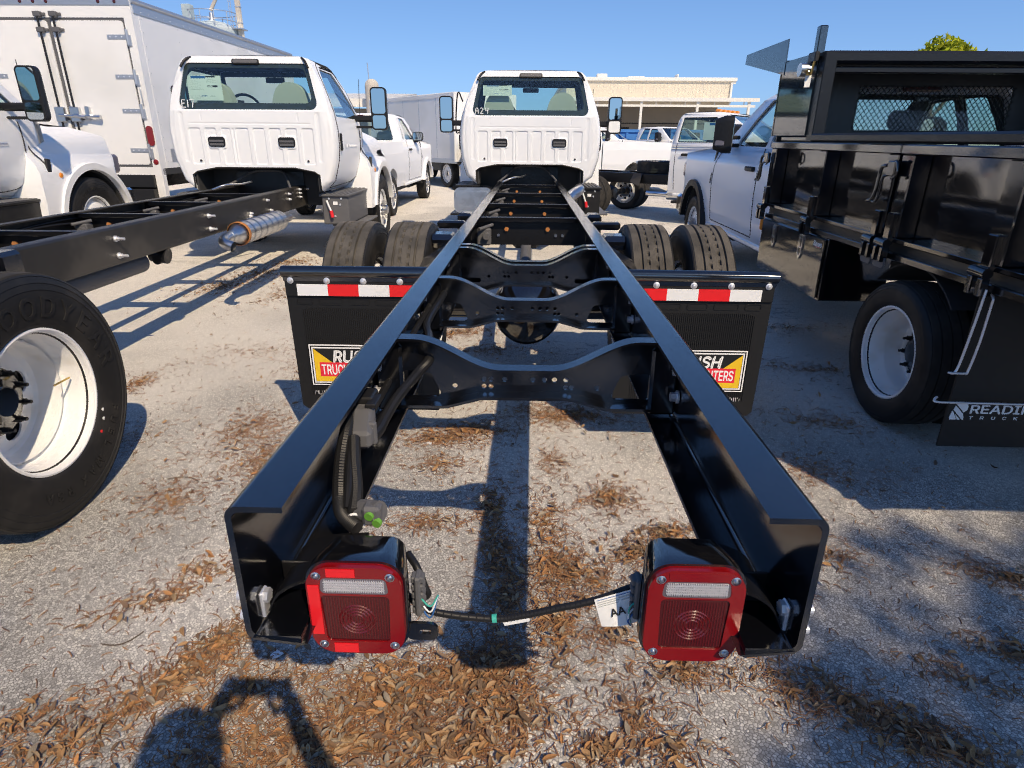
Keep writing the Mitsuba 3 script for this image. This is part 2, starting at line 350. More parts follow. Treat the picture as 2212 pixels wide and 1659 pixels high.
def dipped_member(t, y, zt, dip=.10, bot=.19, holes=True, back=False):
    xs = .415
    x = np.linspace(-.352, .352, 57); q = np.clip((np.abs(x) - .07) / .235, 0, 1); s_ = q * q * (3 - 2 * q)
    ztop = zt - .010 - dip * (1 - s_)
    zb = zt - bot - .028 * np.clip((np.abs(x) - .12) / .10, 0, 1)
    web = poly(*[(a, b) for a, b in zip(x, ztop)], (xs, zt - .02), (xs, zt - bot - .04), *[(a, b) for a, b in zip(x[::-1], zb[::-1])], (-xs, zt - bot - .04), (-xs, zt - .02)).buffer(0)
    if holes:
        zc = zt - dip - .055
        for hx in (-.118, -.098, -.06, .02, .052, .080, .112): web = web.difference(sg.Point(hx, zc + .010).buffer(.0075))
        for hx in (-.118, -.098, .112, .128, -.2, .2): web = web.difference(sg.Point(hx, zc - .012).buffer(.0075))
        for sx in (-1, 1):
            web = web.difference(rnd(poly((sx * .265, zt - .115), (sx * .345, zt - .105), (sx * .35, zt - .185), (sx * .235, zt - .185)), .012))
    own = t.add('cross_member', prism(web, 'y', y, y + .007), 'frame_paint', False)
    f0 = np.c_[x, np.full_like(x, y + .006), ztop]; d = -.048 if not back else .055
    rings = []
    for a, b, c in f0: rings.append(np.array([(a, b, c), (a, b, c + .007), (a, b + d, c + .007), (a, b + d, c)]))
    t.add(f'{own}/top_flange', loft(rings), 'frame_paint', 30)
    rings = [np.array([(a, y + .006, b), (a, y + .006, b - .008), (a, y - .05, b - .008), (a, y - .05, b)]) for a, b in zip(x, zb)]
    t.add(f'{own}/bottom_flange', loft(rings), 'frame_paint', 30)
    for sx in (-1, 1):
        g = box(sx * .345, sx * .422, y - .012, y + .02, zt - bot - .062, zt - .03, .008)
        t.add(f'{own}/end_bracket', g, 'frame_paint', False)
        for bz in (-.16, -.085):
            t.add(f'{own}/bolt', cat(cyl((sx * .419, y - .035, zt + bz), (sx * .398, y - .035, zt + bz), .013, 6), cyl((sx * .42, y - .035, zt + bz), (sx * .415, y - .035, zt + bz), .019, 14)), 'zinc', False)
    return own

# --- cab: y = 0 at the back of the cab, z above the ground
CZ0, CZ1 = .89, 2.335
CAB_HALF = [(.752, .89), (.90, 1.02), (.968, 1.25), (.985, 1.45), (.985, 1.60), (.955, 1.77), (.90, 1.92), (.838, 2.07), (.765, 2.21), (.735, 2.262), (.70, 2.295), (.62, 2.315), (.45, 2.328), (.22, 2.334), (0, 2.335)]
def mirror_half(h): return h + [(-x, z) for x, z in h[::-1] if x > 1e-6]
def densify(p, k=3):
    p = np.asarray(p, float); q = np.vstack([p, p[:1]]); out = []
    for a, b in zip(q[:-1], q[1:]):
        for s_ in np.linspace(0, 1, k, endpoint=False): out.append(a + (b - a) * s_)
    return np.array(out)
def half_at(z): h = np.array(CAB_HALF); return float(np.interp(z, h[:, 1], h[:, 0]))
CAB_SIDE = poly((0, .89), (0, 1.74), (.012, 1.80), (.105, 2.24), (.125, 2.285), (.17, 2.318), (.30, 2.34), (.80, 2.34), (.93, 2.31), (1.02, 2.26), (1.56, 1.70), (1.62, 1.60), (1.62, .89))
def cab_solid(shrink=0.0):
    ring = densify(mirror_half(CAB_HALF), 2); rings = []
    for y, inset in ((-.02, .085), (.0, .062), (.02, .036), (.05, .016), (.10, .003), (.16, 0), (1.2, 0), (1.45, .02), (1.7, .06)):
        x = ring[:, 0] * (1 - inset / .985); z = 1.6 + (ring[:, 1] - 1.6) * (1 - inset * .35)
        rings.append(np.c_[x, np.full(len(x), y), z])
    M = man(loft(rings)) ^ man(prism(CAB_SIDE, 'x', -1.3, 1.3))
    if shrink:
        v = tri(M).vertices; c = np.array([0, .75, 1.6]); e = np.array([.985, .8, .72]); s_ = 1 - shrink / e
        M = M.translate((-c).tolist()).scale(s_.tolist()).translate(c.tolist())
    return M
REAR_WIN = rnd(poly((-.812, 1.79), (.812, 1.79), (.70, 2.245), (-.70, 2.245)), .07, 6)
SIDE_WIN = rnd(poly((.17, 1.73), (.23, 2.08), (.36, 2.215), (.90, 2.215), (1.36, 1.73)), .03)
WSHIELD = rnd(poly((-.84, 1.72), (.84, 1.72), (.70, 2.235), (-.70, 2.235)), .06)
def pane(M, cutter, ax, sgn):
    m = tri(M ^ cutter); n = m.face_normals
    k = n[:, ax] * sgn > .12
    return mk(m.vertices, m.faces[k])
def cab_cutters():
    return dict(rear=man(prism(REAR_WIN, 'y', -.2, .45)), right=man(prism(SIDE_WIN, 'x', .5, 1.3)), left=man(prism(SIDE_WIN, 'x', -1.3, -.5)), front=man(prism(WSHIELD, 'y', .85, 1.9)))
_cab = {}
def stretch(m):
    v = np.array(m.vertices); k = v[:, 2] > 1.6; v[k, 2] = 1.6 + (v[k, 2] - 1.6) * 1.075; m.vertices = v; return m
def cab_meshes():
    if _cab: return _cab
    c = cab_cutters(); outer = cab_solid(); inner = cab_solid(.022)
    arch = man(prism(rnd(poly((-.755, .5), (-.755, 1.085), (-.70, 1.12), (-.46, 1.165), (.46, 1.165), (.70, 1.12), (.755, 1.085), (.755, .5)), .02), 'y', -.2, .55))
    shell = outer - inner
    for q in c.values(): shell = shell - q
    shell = shell - arch
    # door cut lines
    for sx in (-1, 1):
        ln = sg.LineString([(.19, .93), (.125, 1.05), (.125, 1.72), (.21, 2.16), (.33, 2.262), (.92, 2.262), (1.15, 1.98)]).buffer(.0045).union(sg.LineString([(1.16, 1.66), (1.19, 1.2), (1.14, .96)]).buffer(.0045)).union(sg.LineString([(.19, .945), (1.14, .965)]).buffer(.0045))
        shell = shell - man(prism(ln, 'x', sx * .6, sx * 1.3)) if False else shell
    _cab['shell'] = tri(shell)
    l0, l1 = cab_solid(.026), cab_solid(.034)
    lin = l0 - l1
    for q in c.values(): lin = lin - q
    _cab['liner'] = tri(lin - arch)
    g = cab_solid(.012)
    _cab['rear'] = pane(g, c['rear'], 1, -1); _cab['right'] = pane(g, c['right'], 0, 1); _cab['left'] = pane(g, c['left'], 0, -1); _cab['front'] = pane(g, c['front'], 1, 1)
    # frit bands: slightly larger than the pane's clear part
    gi = cab_solid(.0145)
    for nm, P, ax, a0, a1, sg_, w_ in (('rear', REAR_WIN, 'y', -.2, .45, -1, .045), ('right', SIDE_WIN, 'x', .5, 1.3, 1, .025), ('left', SIDE_WIN, 'x', -1.3, -.5, -1, .025), ('front', WSHIELD, 'y', .85, 1.9, 1, .05)):
        inner_p = P.buffer(-w_, quad_segs=6)
        if nm == 'rear': inner_p = rnd(poly((-.745, 1.855), (.745, 1.855), (.66, 2.20), (-.66, 2.20)), .06)
        band = P.buffer(.02).difference(inner_p)
        _cab['frit_' + nm] = pane(gi, man(prism(band, ax, a0, a1)), 1 if ax == 'y' else 0, sg_)
    # stamped back panel
    nx, nz = 320, 160
    X, Z = np.meshgrid(np.linspace(-.90, .90, nx), np.linspace(.90, 1.775, nz), indexing='ij')
    def sd(x0, x1, z0, z1, r=.018):
        qx, qz = np.abs(X - (x0 + x1) / 2) - (x1 - x0) / 2 + r, np.abs(Z - (z0 + z1) / 2) - (z1 - z0) / 2 + r
        return np.hypot(np.maximum(qx, 0), np.maximum(qz, 0)) + np.minimum(np.maximum(qx, qz), 0) - r
    dep = np.zeros_like(X); sink = lambda d, a, w=.006: a * (1 - np.clip((d + w) / (2 * w), 0, 1) ** 2 * (3 - 2 * np.clip((d + w) / (2 * w), 0, 1)))
    for a, b in ((460, 560), (605, 700), (750, 830), (875, 990), (1035, 1135), (1180, 1280), (1325, 1425), (1470, 1570)):
        dep = np.maximum(dep, sink(sd((a - 1016) * .0013, (b - 1016) * .0013, 1.21, 1.602), .012, .005))
    for x in (-.207, .272): dep = np.maximum(dep, sink(sd(x - .009, x + .009, 1.21, 1.602), .009, .006))
    for x in (-.413, .406):
        dep = dep * (1 - (1 - np.clip((sd(x - .105, x + .105, 1.375, 1.525, .03) + .006) / .012, 0, 1)))
        dep = dep - sink(sd(x - .10, x + .10, 1.385, 1.515, .03), .005)
    dep = np.maximum(dep, sink(sd(-.70, .70, 1.646, 1.655, .003), .005, .005))
    for x in (-.56, .56): dep = np.maximum(dep, sink(sd(x - .006, x + .006, 1.675, 1.755, .004), .005, .006))
    for sx in (-1, 1): dep = dep + sink(sd(sx * .79 - .022, sx * .79 + .022, 1.235, 1.76, .02), .006, .012)
    hw = np.interp(Z, *np.array(CAB_HALF)[:, ::-1].T) * (1 - .062 / .985)
    edge = np.clip((hw - np.abs(X)) / .05, 0, 1); base = -.011 * edge ** .5 + .004 * (1 - edge)
    Y = base + np.where(edge > .6, dep, dep * edge / .6)
    ap = sg.Polygon([(-.755, .5), (-.755, 1.085), (-.70, 1.12), (-.46, 1.165), (.46, 1.165), (.70, 1.12), (.755, 1.085), (.755, .5)])
    ok = (np.abs(X) < hw - .002) & ~shapely.contains_xy(ap, X, Z)
    idx = np.arange(nx * nz).reshape(nx, nz); a, b, c_, d = idx[:-1, :-1], idx[1:, :-1], idx[1:, 1:], idx[:-1, 1:]
    kk = ok[:-1, :-1] & ok[1:, :-1] & ok[1:, 1:] & ok[:-1, 1:]
    f = np.vstack([np.c_[a[kk], b[kk], c_[kk]], np.c_[a[kk], c_[kk], d[kk]]])
    pm = mk(np.c_[X.ravel(), Y.ravel(), Z.ravel()], f); pm.remove_unreferenced_vertices(); _cab['panel'] = pm
    # hood with fenders
    side = poly((1.16, .60), (1.20, 1.05), (1.26, 1.58), (1.60, 1.66), (1.75, 1.665), (2.3, 1.60), (2.70, 1.50), (2.78, 1.42), (2.82, 1.10), (2.80, .78), (2.6, .62))
    side = side.difference(sg.Point(2.05, .50).buffer(.64, quad_segs=24)).difference(sg.box(1.45, .2, 2.65, .50))
    fr = poly(*mirror_half([(1.10, .55), (1.115, .8), (1.10, 1.12), (1.06, 1.22), (.99, 1.30), (.955, 1.42), (.90, 1.52), (.78, 1.60), (.5, 1.655), (0, 1.67)]))
    plan = rnd(poly((-1.2, 1.1), (-1.2, 2.35), (-1.03, 2.66), (-.8, 2.80), (-.4, 2.86), (.4, 2.86), (.8, 2.80), (1.03, 2.66), (1.2, 2.35), (1.2, 1.1)), .05)
    H = man(prism(side, 'x', -1.2, 1.2)) ^ man(prism(fr, 'y', 1.0, 3.0)) ^ man(prism(plan, 'z', .3, 2))
    H = H - cab_solid(-.004)
    H = H - man(box(-.62, .62, 1.0, 2.75, .3, 1.35)) - man(box(-1.3, 1.3, 1.45, 2.65, .2, .55))
    _cab['hood'] = tri(H)
    fl = sg.Point(2.05, .50).buffer(.70, quad_segs=24).difference(sg.Point(2.05, .50).buffer(.625, quad_segs=24)).difference(sg.box(1, -1, 3, .62))
    _cab['flare_r'] = prism(fl, 'x', 1.07, 1.135); _cab['flare_l'] = prism(fl, 'x', -1.135, -1.07)
    well = sg.Point(2.05, .50).buffer(.64, quad_segs=24).difference(sg.Point(2.05, .50).buffer(.61, quad_segs=24)).difference(sg.box(1, -1, 3, .5))
    _cab['well_r'] = cat(prism(well, 'x', .60, 1.05), box(.60, .64, 1.40, 2.68, .45, 1.12)); _cab['well_l'] = cat(prism(well, 'x', -1.05, -.60), box(-.64, -.60, 1.40, 2.68, .45, 1.12))
    for q_ in _cab.values(): stretch(q_)
    return _cab
def strokes(lines, r, to):
    return cat(*[tube([to(*q) for q in l], r, 6) for l in lines])
HAND = {'E': [[(.6, 1), (0, 1), (0, 0), (.7, 0)], [(0, .52), (.5, .55)]], '1': [[(0, 1), (0, 0)]], '7': [[(-.2, 1), (.6, 1), (.35, .5), (.25, 0)]],
        'A': [[(0, 0), (.1, .8), (.35, 1), (.6, .7), (.62, 0)], [(.05, .45), (.62, .45)]], '2': [[(0, .85), (.3, 1), (.55, .75), (.1, .1), (0, 0), (.65, .05)]], '4': [[(.05, 1), (0, .5), (.6, .5)], [(.6, 1), (.5, 0)]]}
def seat_mesh(x, w):
    p = smooth_path([(-w, 0), (-w * .97, .25), (-w * .72, .47), (-w * .3, .56), (w * .3, .56), (w * .72, .47), (w * .97, .25), (w, 0)], 5)
    m = prism(poly(*p), 'y', 0, .14); v = m.vertices; v[:, 0] += x; v[:, 1] += .17 + .08 * (.56 - v[:, 2]) * 0; v[:, 2] += 1.50
    m2 = box(x - w, x + w, .3, .85, 1.30, 1.46, .05); return m, m2
def price_sheet(M, x0, x1, z0, z1, y, lab, tilt=.0, sub=True):
    t = Thing('window_sticker', lab, 'sticker', 'price sheets inside the rear windows', M)
    w, h = x1 - x0, z1 - z0
    P = lambda a, b, c, d, k, mt, nm: t.add(nm, move(box(x0 + a * w, x0 + b * w, y - .0005 - .0008 * k, y, z0 + c * h, z0 + d * h)), mt)
    P(0, 1, 0, 1, 0, 'paper', 'sheet')
    P(.13, .55, .885, .985, 1, 'ink_blue', 'header'); P(.56, .84, .93, .985, 1, 'ink_black', 'text_line')
    P(.58, .88, .54, .62, 1, 'ink_black', 'price_bar'); P(.60, .74, .56, .60, 2, 'paper', 'price_text')
    P(.37, .54, .17, .205, 1, 'ink_blue', 'rating_box'); P(.61, .77, .165, .195, 1, 'ink_grey', 'text_line')
    for i in range(9): P(.06, .30 + .12 * ((i * 37) % 5) / 4, .80 - .045 * i, .806 - .045 * i, 1, 'ink_grey', 'text_line')
    for i in range(4): P(.58, .80 + .08 * (i % 2), .86 - .04 * i, .868 - .04 * i, 1, 'ink_grey', 'text_line')
    for i in range(5): P(.05, .32 + .05 * (i % 3), .20 - .035 * i, .206 - .035 * i, 1, 'ink_grey', 'text_line')
    for i in range(2): P(.09, .48, .42 + .03 * i, .427 + .03 * i, 1, 'ink_grey', 'text_line')
    return t
def truck_mirror(t, sx, cb, white=False):
    x0, x1, y, z0, z1 = 1.19, 1.40, 1.10, 1.64, 2.16
    o = rr(x0, z0, x1, z1, .05); sh = prism(o, 'y', y, y + .07); v = sh.vertices
    bulge = hull(np.vstack([sh.vertices, [[(x0 + x1) / 2 + a, y + .13, (z0 + z1) / 2 + b] for a in (-.07, .07) for b in (-.2, .2)]]))
    L = trimesh.transformations.translation_matrix((0, cb, 0))
    flip = lambda m: m if sx > 0 else mk(m.vertices * (-1, 1, 1), m.faces[:, ::-1])
    own = t.add('side_mirror', flip(bulge), 'plastic_black', False, L)
    t.add(f'{own}/mirror_glass', flip(prism(rr(x0 + .018, z0 + .20, x1 - .018, z1 - .018, .035), 'y', y - .004, y - .001)), 'mirror', False, L)
    t.add(f'{own}/wide_angle_glass', flip(prism(rr(x0 + .02, z0 + .02, x1 - .02, z0 + .18, .03), 'y', y - .004, y - .001)), 'mirror' if not white else 'paper', False, L)
    t.add(f'{own}/mirror_arm', flip(cat(box(.90, 1.22, y + .03, y + .09, 1.74, 1.82, .02), box(.93, 1.22, y + .02, y + .06, 1.66, 1.69, .01))), 'plastic_black', False, L)

def medium_truck(name, label, M, cb, ft, y_rear, yf, opts, group=None):
    """cb: cab back from the rear axle; ft: frame top (local); y_rear: rear end of the frame; yf: front end"""
    t = Thing(name, label, 'truck', group, M); tr = trimesh.transformations.translation_matrix
    for s_ in (-1, 1):
        t.add('frame_rail', channel(y_rear, yf, ft, side=s_), opts.get('rail', 'frame_paint'), 30)
    for (y, dip, bot) in opts['dipped']: dipped_member(t, y, ft, dip, bot)
    for y in opts.get('dipped_back', ()): dipped_member(t, y, ft, .085, .19, False, True)
    for y in opts['straight']:
        zt = ft - .012
        own = t.add('cross_member', cat(box(-.42, .42, y, y + .008, zt - .20, zt), box(-.42, .42, y - .05, y + .002, zt - .008, zt)), 'frame_dark')
        t.add(f'{own}/edge_lip', box(-.36, .36, y - .056, y - .050, zt - .03, zt + .001, .002), 'frame_paint')
        for x in (-.16, .14): t.add(f'{own}/bolt', cat(cyl((x, y - .02, zt - .085), (x, y + .002, zt - .085), .017, 6)), 'rust', False)
        for x in (-.22, .2, .25): t.add(f'{own}/bolt', cyl((x, y - .012, zt - .13), (x, y, zt - .13), .011, 6), 'steel', False)
        t.add(f'{own}/valve_block', cat(box(-.37, -.27, y - .12, y - .03, zt - .19, zt - .07, .01), cyl((-.30, y - .16, zt - .12), (-.30, y - .04, zt - .12), .025, 10), cyl((-.35, y - .17, zt - .07), (-.26, y - .06, zt - .05), .012, 8)), 'plastic_grey')
    # hoses along the left rail
    rng = random.Random(int(cb * 100))
    for k in range(5):
        pts = [(-.395 + .02 * rng.random() + .015 * k, y, ft - .07 - .026 * k + .02 * math.sin(y * 3 + k) + .012 * rng.random()) for y in np.arange(opts.get('hose0', .5), cb - .1, .35)]
        t.add('hose', tube(smooth_path(pts, 4), .010 - .001 * k, 7), 'plastic_black' if k != 3 else 'plastic_grey', True)
    # hump behind the cab
    q = smooth_path([(-.43, cb - .25, ft - .02), (-.33, cb + .1, ft + .05), (-.2, cb + .35, ft + .155), (0, cb + .40, ft + .175), (.2, cb + .35, ft + .155), (.33, cb + .1, ft + .05), (.43, cb - .1, ft - .06)], 6)
    t.add('brake_pipe', tube(q, .014, 8), 'plastic_grey', True)
    t.add('hump_plate', box(-.42, .42, cb + .42, cb + .44, ft - .2, ft + .16), 'frame_dark')
    t.add('wire_loom', tube(smooth_path([(-.36, cb - .45, ft + .0), (-.22, cb - .40, ft + .05), (-.12, cb - .2, ft + .05), (-.05, cb - .05, ft + .07)], 5), .012, 7), 'steel', True)
    # axle, springs, drive shaft
    t.add('rear_axle', cat(cyl((-.85, 0, .52), (.85, 0, .52), .075, 16), lathe([(.0, -.19), (.10, -.18), (.19, -.12), (.215, 0), (.19, .12), (.10, .18), (0, .19)], 28, 'y')), 'frame_paint', 40) if False else None
    ax = cat(cyl((-.85, 0, .52), (.85, 0, .52), .075, 16)); ball = move(lathe([(.0, -.22), (.10, -.205), (.19, -.14), (.225, 0), (.20, .12), (.10, .22), (0, .24)], 32, 'y'), 0, 0, .50)
    own = t.add('rear_axle', ax, 'frame_paint', 40); t.add(f'{own}/differential', ball, 'gloss_black', 50)
    for i, (ya, yb) in enumerate(((.22, 1.75), (1.85, cb + .3))):
        za, zb_ = .56 + .12 * (i * .8), .56 + .12 * (i + .8)
        t.add('drive_shaft', cat(cyl((-.02, ya, za), (-.02, yb, zb_), .045, 18), cyl((-.02, ya + .0, za), (-.02, ya + .12, za + .01), .06, 14)), 'frame_dark' if i else 'plastic_grey', 40)
        t.add('shaft_joint', cat(box(-.075, .035, ya - .10, ya + .03, za - .055, za + .055, .02)), 'rust')
        t.add('shaft_bearing', cat(box(-.14, .10, yb - .04, yb + .05, zb_ - .04, zb_ + .09, .03)), 'frame_dark')
    for s_ in (-1, 1):
        x = s_ * .47
        for k in range(4):
            L_ = .78 - .12 * k; q = [(x, y, .665 - .016 * k + .16 * (y / .78) ** 2) for y in np.linspace(-L_, L_, 13)]
            t.add('leaf_spring', loft([np.array([(a - .04, b, c), (a + .04, b, c), (a + .04, b, c + .013), (a - .04, b, c + .013)]) for a, b, c in q]), 'frame_dark', 30)
        t.add('spring_hanger', box(x - .05, x + .06, .74, .90, ft - .20, ft + .01, .02), 'frame_paint'); t.add('bump_bracket', box(s_ * .43, s_ * .62, .40, .47, ft - .055, ft - .005, .012), 'frame_paint')
        t.add('spring_hanger', cat(box(s_ * .432, s_ * .60, -.17, .02, ft - .10, ft - .02, .03)), 'frame_paint')
        t.add('spring_hanger', hull([(s_ * .432, -.36, ft - .03), (s_ * .432, -.90, ft - .03), (s_ * .432, -.9, ft - .2), (s_ * .432, -.36, ft - .2), (s_ * .56, -.55, ft - .09), (s_ * .56, -.75, ft - .12), (s_ * .56, -.75, ft - .2), (s_ * .56, -.5, ft - .2)]), 'frame_paint')
        t.add('u_bolt', tube(smooth_path([(x - .05, .06, .60), (x - .05, .06, .80), (x + .05, .06, .80), (x + .05, .06, .60)], 4), .011, 8), 'steel', True)
    # wheels
    lets = opts.get('letters')
    for s_ in (-1, 1):
        put_wheel(t, 'wheel', (s_ * 1.05, 0, RT), s_, RT, RRIM, WT, 'dish', opts.get('fine', False), lets if s_ > 0 else None, opts.get('spin', .4))
        put_wheel(t, 'wheel', (s_ * .705, 0, RT), -s_, RT, RRIM, WT, 'inner', opts.get('fine', False))
        own, L = put_wheel(t, 'front_wheel', (s_ * .97, cb + 2.05, RT), s_, RT, RRIM, WT, 'convex', False, opts.get('letters_front') if s_ > 0 else None)
    # cab
    c = cab_meshes(); L = tr((0, cb, 0)); zc = opts.get('cab_dz', 0.0); L = tr((0, cb, zc)); ids = set(id(q_) for q_ in c.values()); C_ = lambda p, m, b, s_=30, **k: t.add(p, m if id(m) in ids else stretch(m), b, s_, L, **k)
    cab = C_('cab', c['shell'], 'white_paint', 34)
    C_(f'{cab}/back_panel', c['panel'], 'white_paint', 50)
    C_(f'{cab}/lining', c['liner'], 'trim_dark', 34)
    for nm in ('rear', 'right', 'left', 'front'):
        own = C_('window', c[nm], 'glass_tint' if nm != 'front' else 'glass_clear', 34); C_(f'{own}/frit_band', c['frit_' + nm], 'trim_dark', 34)
    for x in (-.413, .406):
        own = C_('cab_vent', prism(rr(x - .098, 1.398, x + .098, 1.508, .032), 'y', -.020, -.012), 'plastic_black')
        for z0, z1 in ((1.450, 1.474), (1.412, 1.438)): C_(f'{own}/vent_flap', box(x - .082, x + .082, -.027, -.018, z0, z1, .003), 'plastic_grey')
    for x in (-.635, .635): C_('drain_plug', cyl((x, -.012, 1.245), (x, -.003, 1.245), .013, 12), 'plastic_black', False)
    own = C_('brake_lamp', move(prism(rr(-.155, -.026, .155, .026, .02), 'y', 0, .05), 0, .098, 2.262, rx=-.40), 'plastic_black'); C_(f'{own}/lens', move(prism(rr(-.14, -.018, .14, .018, .015), 'y', -.004, .0), 0, .098, 2.262, rx=-.40), 'plastic_grey')
    for s_ in (-1, 1):
        pts = [(s_ * (half_at(z) - .06 + .012), y, z) for y, z in ((.055, 2.20), (.075, 2.24), (.10, 2.275), (.15, 2.30))]
        C_('roof_ditch_trim', tube(smooth_path(pts, 4), .014, 8), 'plastic_black', True)
        # door seams, handle
        sm = smooth_path([(.19, .935), (.135, 1.0), (.125, 1.10), (.125, 1.45), (.125, 1.72), (.16, 1.95), (.21, 2.14), (.33, 2.262), (.60, 2.275), (.92, 2.262), (1.12, 2.06)], 4)
        C_('door_seam', tube([(s_ * (half_at(z) + .001), y, z) for y, z in sm], .0055, 6), 'trim_dark', True)
        sm = smooth_path([(1.24, 1.64), (1.25, 1.45), (1.25, 1.2), (1.22, 1.02), (1.1, .955), (.7, .945), (.19, .935)], 4)
        C_('door_seam', tube([(s_ * (half_at(z) + .001), y, z) for y, z in sm], .0055, 6), 'trim_dark', True)
        C_('door_handle', move(box(s_ * .982, s_ * 1.008, .17, .215, 1.36, 1.56, .01)), 'plastic_black')
        C_('grab_handle', tube(smooth_path([(s_ * .93, .07, 1.95), (s_ * 1.0, .06, 2.05), (s_ * 1.035, .06, 1.62), (s_ * .985, .07, 1.58)], 4), .010, 7), 'plastic_black', True) if opts.get('grab') and s_ < 0 else None
        truck_mirror(t, s_, cb, opts.get('white_lower') and s_ > 0)
        C_('lower_pillar', box(s_ * .80, s_ * .97, -.0, .02, .91, .93), 'white_paint') if False else None
    # interior
    for x, w in ((.44, .24), (-.44, .24)):
        a, b = seat_mesh(x, w); own = C_('seat', a, 'seat_cloth', 40); C_(f'{own}/cushion', b, 'seat_cloth')
    C_('dashboard', cat(box(-.88, .88, 1.15, 1.55, 1.38, 1.76, .05)), 'dash')
    st = [(-.42 + .20 * math.cos(a), 1.03 - .06 * math.sin(a), 1.82 + .17 * math.sin(a)) for a in np.linspace(0, 2 * math.pi, 33)]
    own = C_('steering_wheel', tube(st, .016, 8), 'dash', True); C_(f'{own}/spoke', box(-.60, -.24, 1.02, 1.05, 1.76, 1.83, .012), 'dash')
    C_('inside_mirror', cat(box(-.12, .12, 1.02, 1.05, 2.12, 2.18, .01), cyl((0, 1.03, 2.16), (0, 1.0, 2.26), .012, 8)), 'dash')
    C_('dome_lamp', box(-.12, -.02, .3, .40, 2.268, 2.288, .008), 'paper')
    C_('floor_pan', cat(box(-.9, .9, .03, 1.5, 1.175, 1.20), box(-.74, .74, .45, .47, .7, 1.2), box(-.74, -.72, .02, .46, .9, 1.2), box(.72, .74, .02, .46, .9, 1.2)), 'trim_dark')
    C_('floor_flange', tube([(x, -.005, z + .003) for x, z in ((-.755, .93), (-.755, 1.085), (-.70, 1.12), (-.46, 1.165), (.46, 1.165), (.70, 1.12), (.755, 1.085), (.755, .93))], .010, 6), 'frame_worn', 40)
    # hood and front
    hd = C_('hood', c['hood'], 'white_paint', 30)
    for s_, k in ((1, 'r'), (-1, 'l')):
        own = C_('fender_flare', c['flare_' + k], 'white_paint', 30); C_(f'{own}/wheel_well', c['well_' + k], 'trim_dark')
        C_('hood_seam', tube(smooth_path([(s_ * 1.078, 1.40, 1.12), (s_ * 1.055, 1.36, 1.24), (s_ * .985, 1.33, 1.34), (s_ * .955, 1.30, 1.46)], 4), .007, 6), 'trim_dark', True)
        C_('hood_latch', hull([(s_ * 1.08, 1.30, .98), (s_ * 1.08, 1.38, 1.02), (s_ * 1.06, 1.43, 1.26), (s_ * 1.06, 1.38, 1.27), (s_ * 1.10, 1.30, .98), (s_ * 1.10, 1.38, 1.02), (s_ * 1.09, 1.43, 1.26), (s_ * 1.09, 1.38, 1.27)]), 'plastic_black')
        C_('marker_lamp', move(lathe([(0, .012), (.022, .010), (.03, 0)], 16), s_ * 1.105, 1.52, 1.09) if s_ > 0 else move(lathe([(0, -.012), (.022, -.010), (.03, 0)], 16), -1.105, 1.52, 1.09), 'amber', 30)
        C_('headlamp', box(s_ * .72, s_ * 1.0, 2.66, 2.84, 1.05, 1.28, .03), 'clear_lens')
        C_('cowl_vent', hull([(s_ * .90, 1.50, 1.66), (s_ * .80, 1.45, 1.70), (s_ * .72, 1.90, 1.655), (s_ * .92, 1.55, 1.62)]), 'plastic_black')
        if s_ < 0 and opts.get('tank'):
            tk = rr(-1.08, .50, -.53, .855, .09, 8)
            own = C_('fuel_tank', prism(tk.buffer(-.012), 'y', .03, 1.22), 'alum', 30)
            C_(f'{own}/end_cap', cat(prism(tk, 'y', .0, .03), prism(tk.buffer(-.055), 'y', -.016, .0)), 'alum', 30)
            for y in (.3, .85): C_(f'{own}/tank_strap', prism(tk.buffer(.012).difference(tk.buffer(-.002)), 'y', y, y + .06), 'plastic_black')
            C_(f'{own}/filler_cap', cyl((-1.10, .62, .80), (-1.16, .62, .84), .05, 16), 'plastic_black', 40)
            C_('step', cat(box(-1.14, -.55, -.02, 1.2, .47, .497, .006)), 'frame_dark')
            C_('step', cat(box(-1.06, -.72, .0, 1.0, .862, .888, .006)), 'plastic_black')
        else:
            ya = .12
            own = C_('step_box', cat(box(s_ * .71, s_ * 1.03, ya, 1.20, .50, .84, .012), box(s_ * .69, s_ * 1.05, ya - .03, 1.22, .835, .862, .006)), opts.get('box_mat', 'plastic_black'))
            for k in range(6): C_(f'{own}/step_tread', box(s_ * (.715 + .055 * k), s_ * (.742 + .055 * k), ya - .02, 1.2, .862, .872, .003), 'plastic_grey')
            C_(f'{own}/lower_step', box(s_ * .80, s_ * 1.16, ya + .05, 1.22, .47, .495, .006), 'plastic_grey')
            if s_ > 0:
                lv = C_(f'{own}/lever', tube(smooth_path([(.775, ya - .03, .79), (.80, ya - .035, .72), (.825, ya - .04, .655)], 4), .012, 8), 'decal_white', True)
                C_(f'{own}/lever_grip', cyl((.822, ya - .04, .67), (.835, ya - .042, .59), .021, 10), 'red_paint', 40)
                C_(f'{own}/label_plate', box(.845, .90, ya - .003, ya, .735, .775), 'paper')
                for bx, bz in ((.80, .81), (.95, .81), (.93, .74), (.86, .60)): C_(f'{own}/bolt', cyl((bx, ya - .012, bz), (bx, ya, bz), .012, 8), 'zinc')
    C_('bumper', cat(box(-1.06, 1.06, 2.80, 2.92, .60, .86, .03)), 'chrome')
    C_('grille', box(-.66, .66, 2.82, 2.87, 1.0, 1.45, .02), 'chrome')
    C_('badge', cat(box(.980, .990, .62, 1.02, 1.405, 1.435, .003), box(.980, .990, .44, .53, 1.395, 1.445, .003)), 'chrome'); C_('badge', text_on('FM', .042, (.988, .575, 1.42), (0, 1, 0), (0, 0, 1), .004, .07), 'chrome')
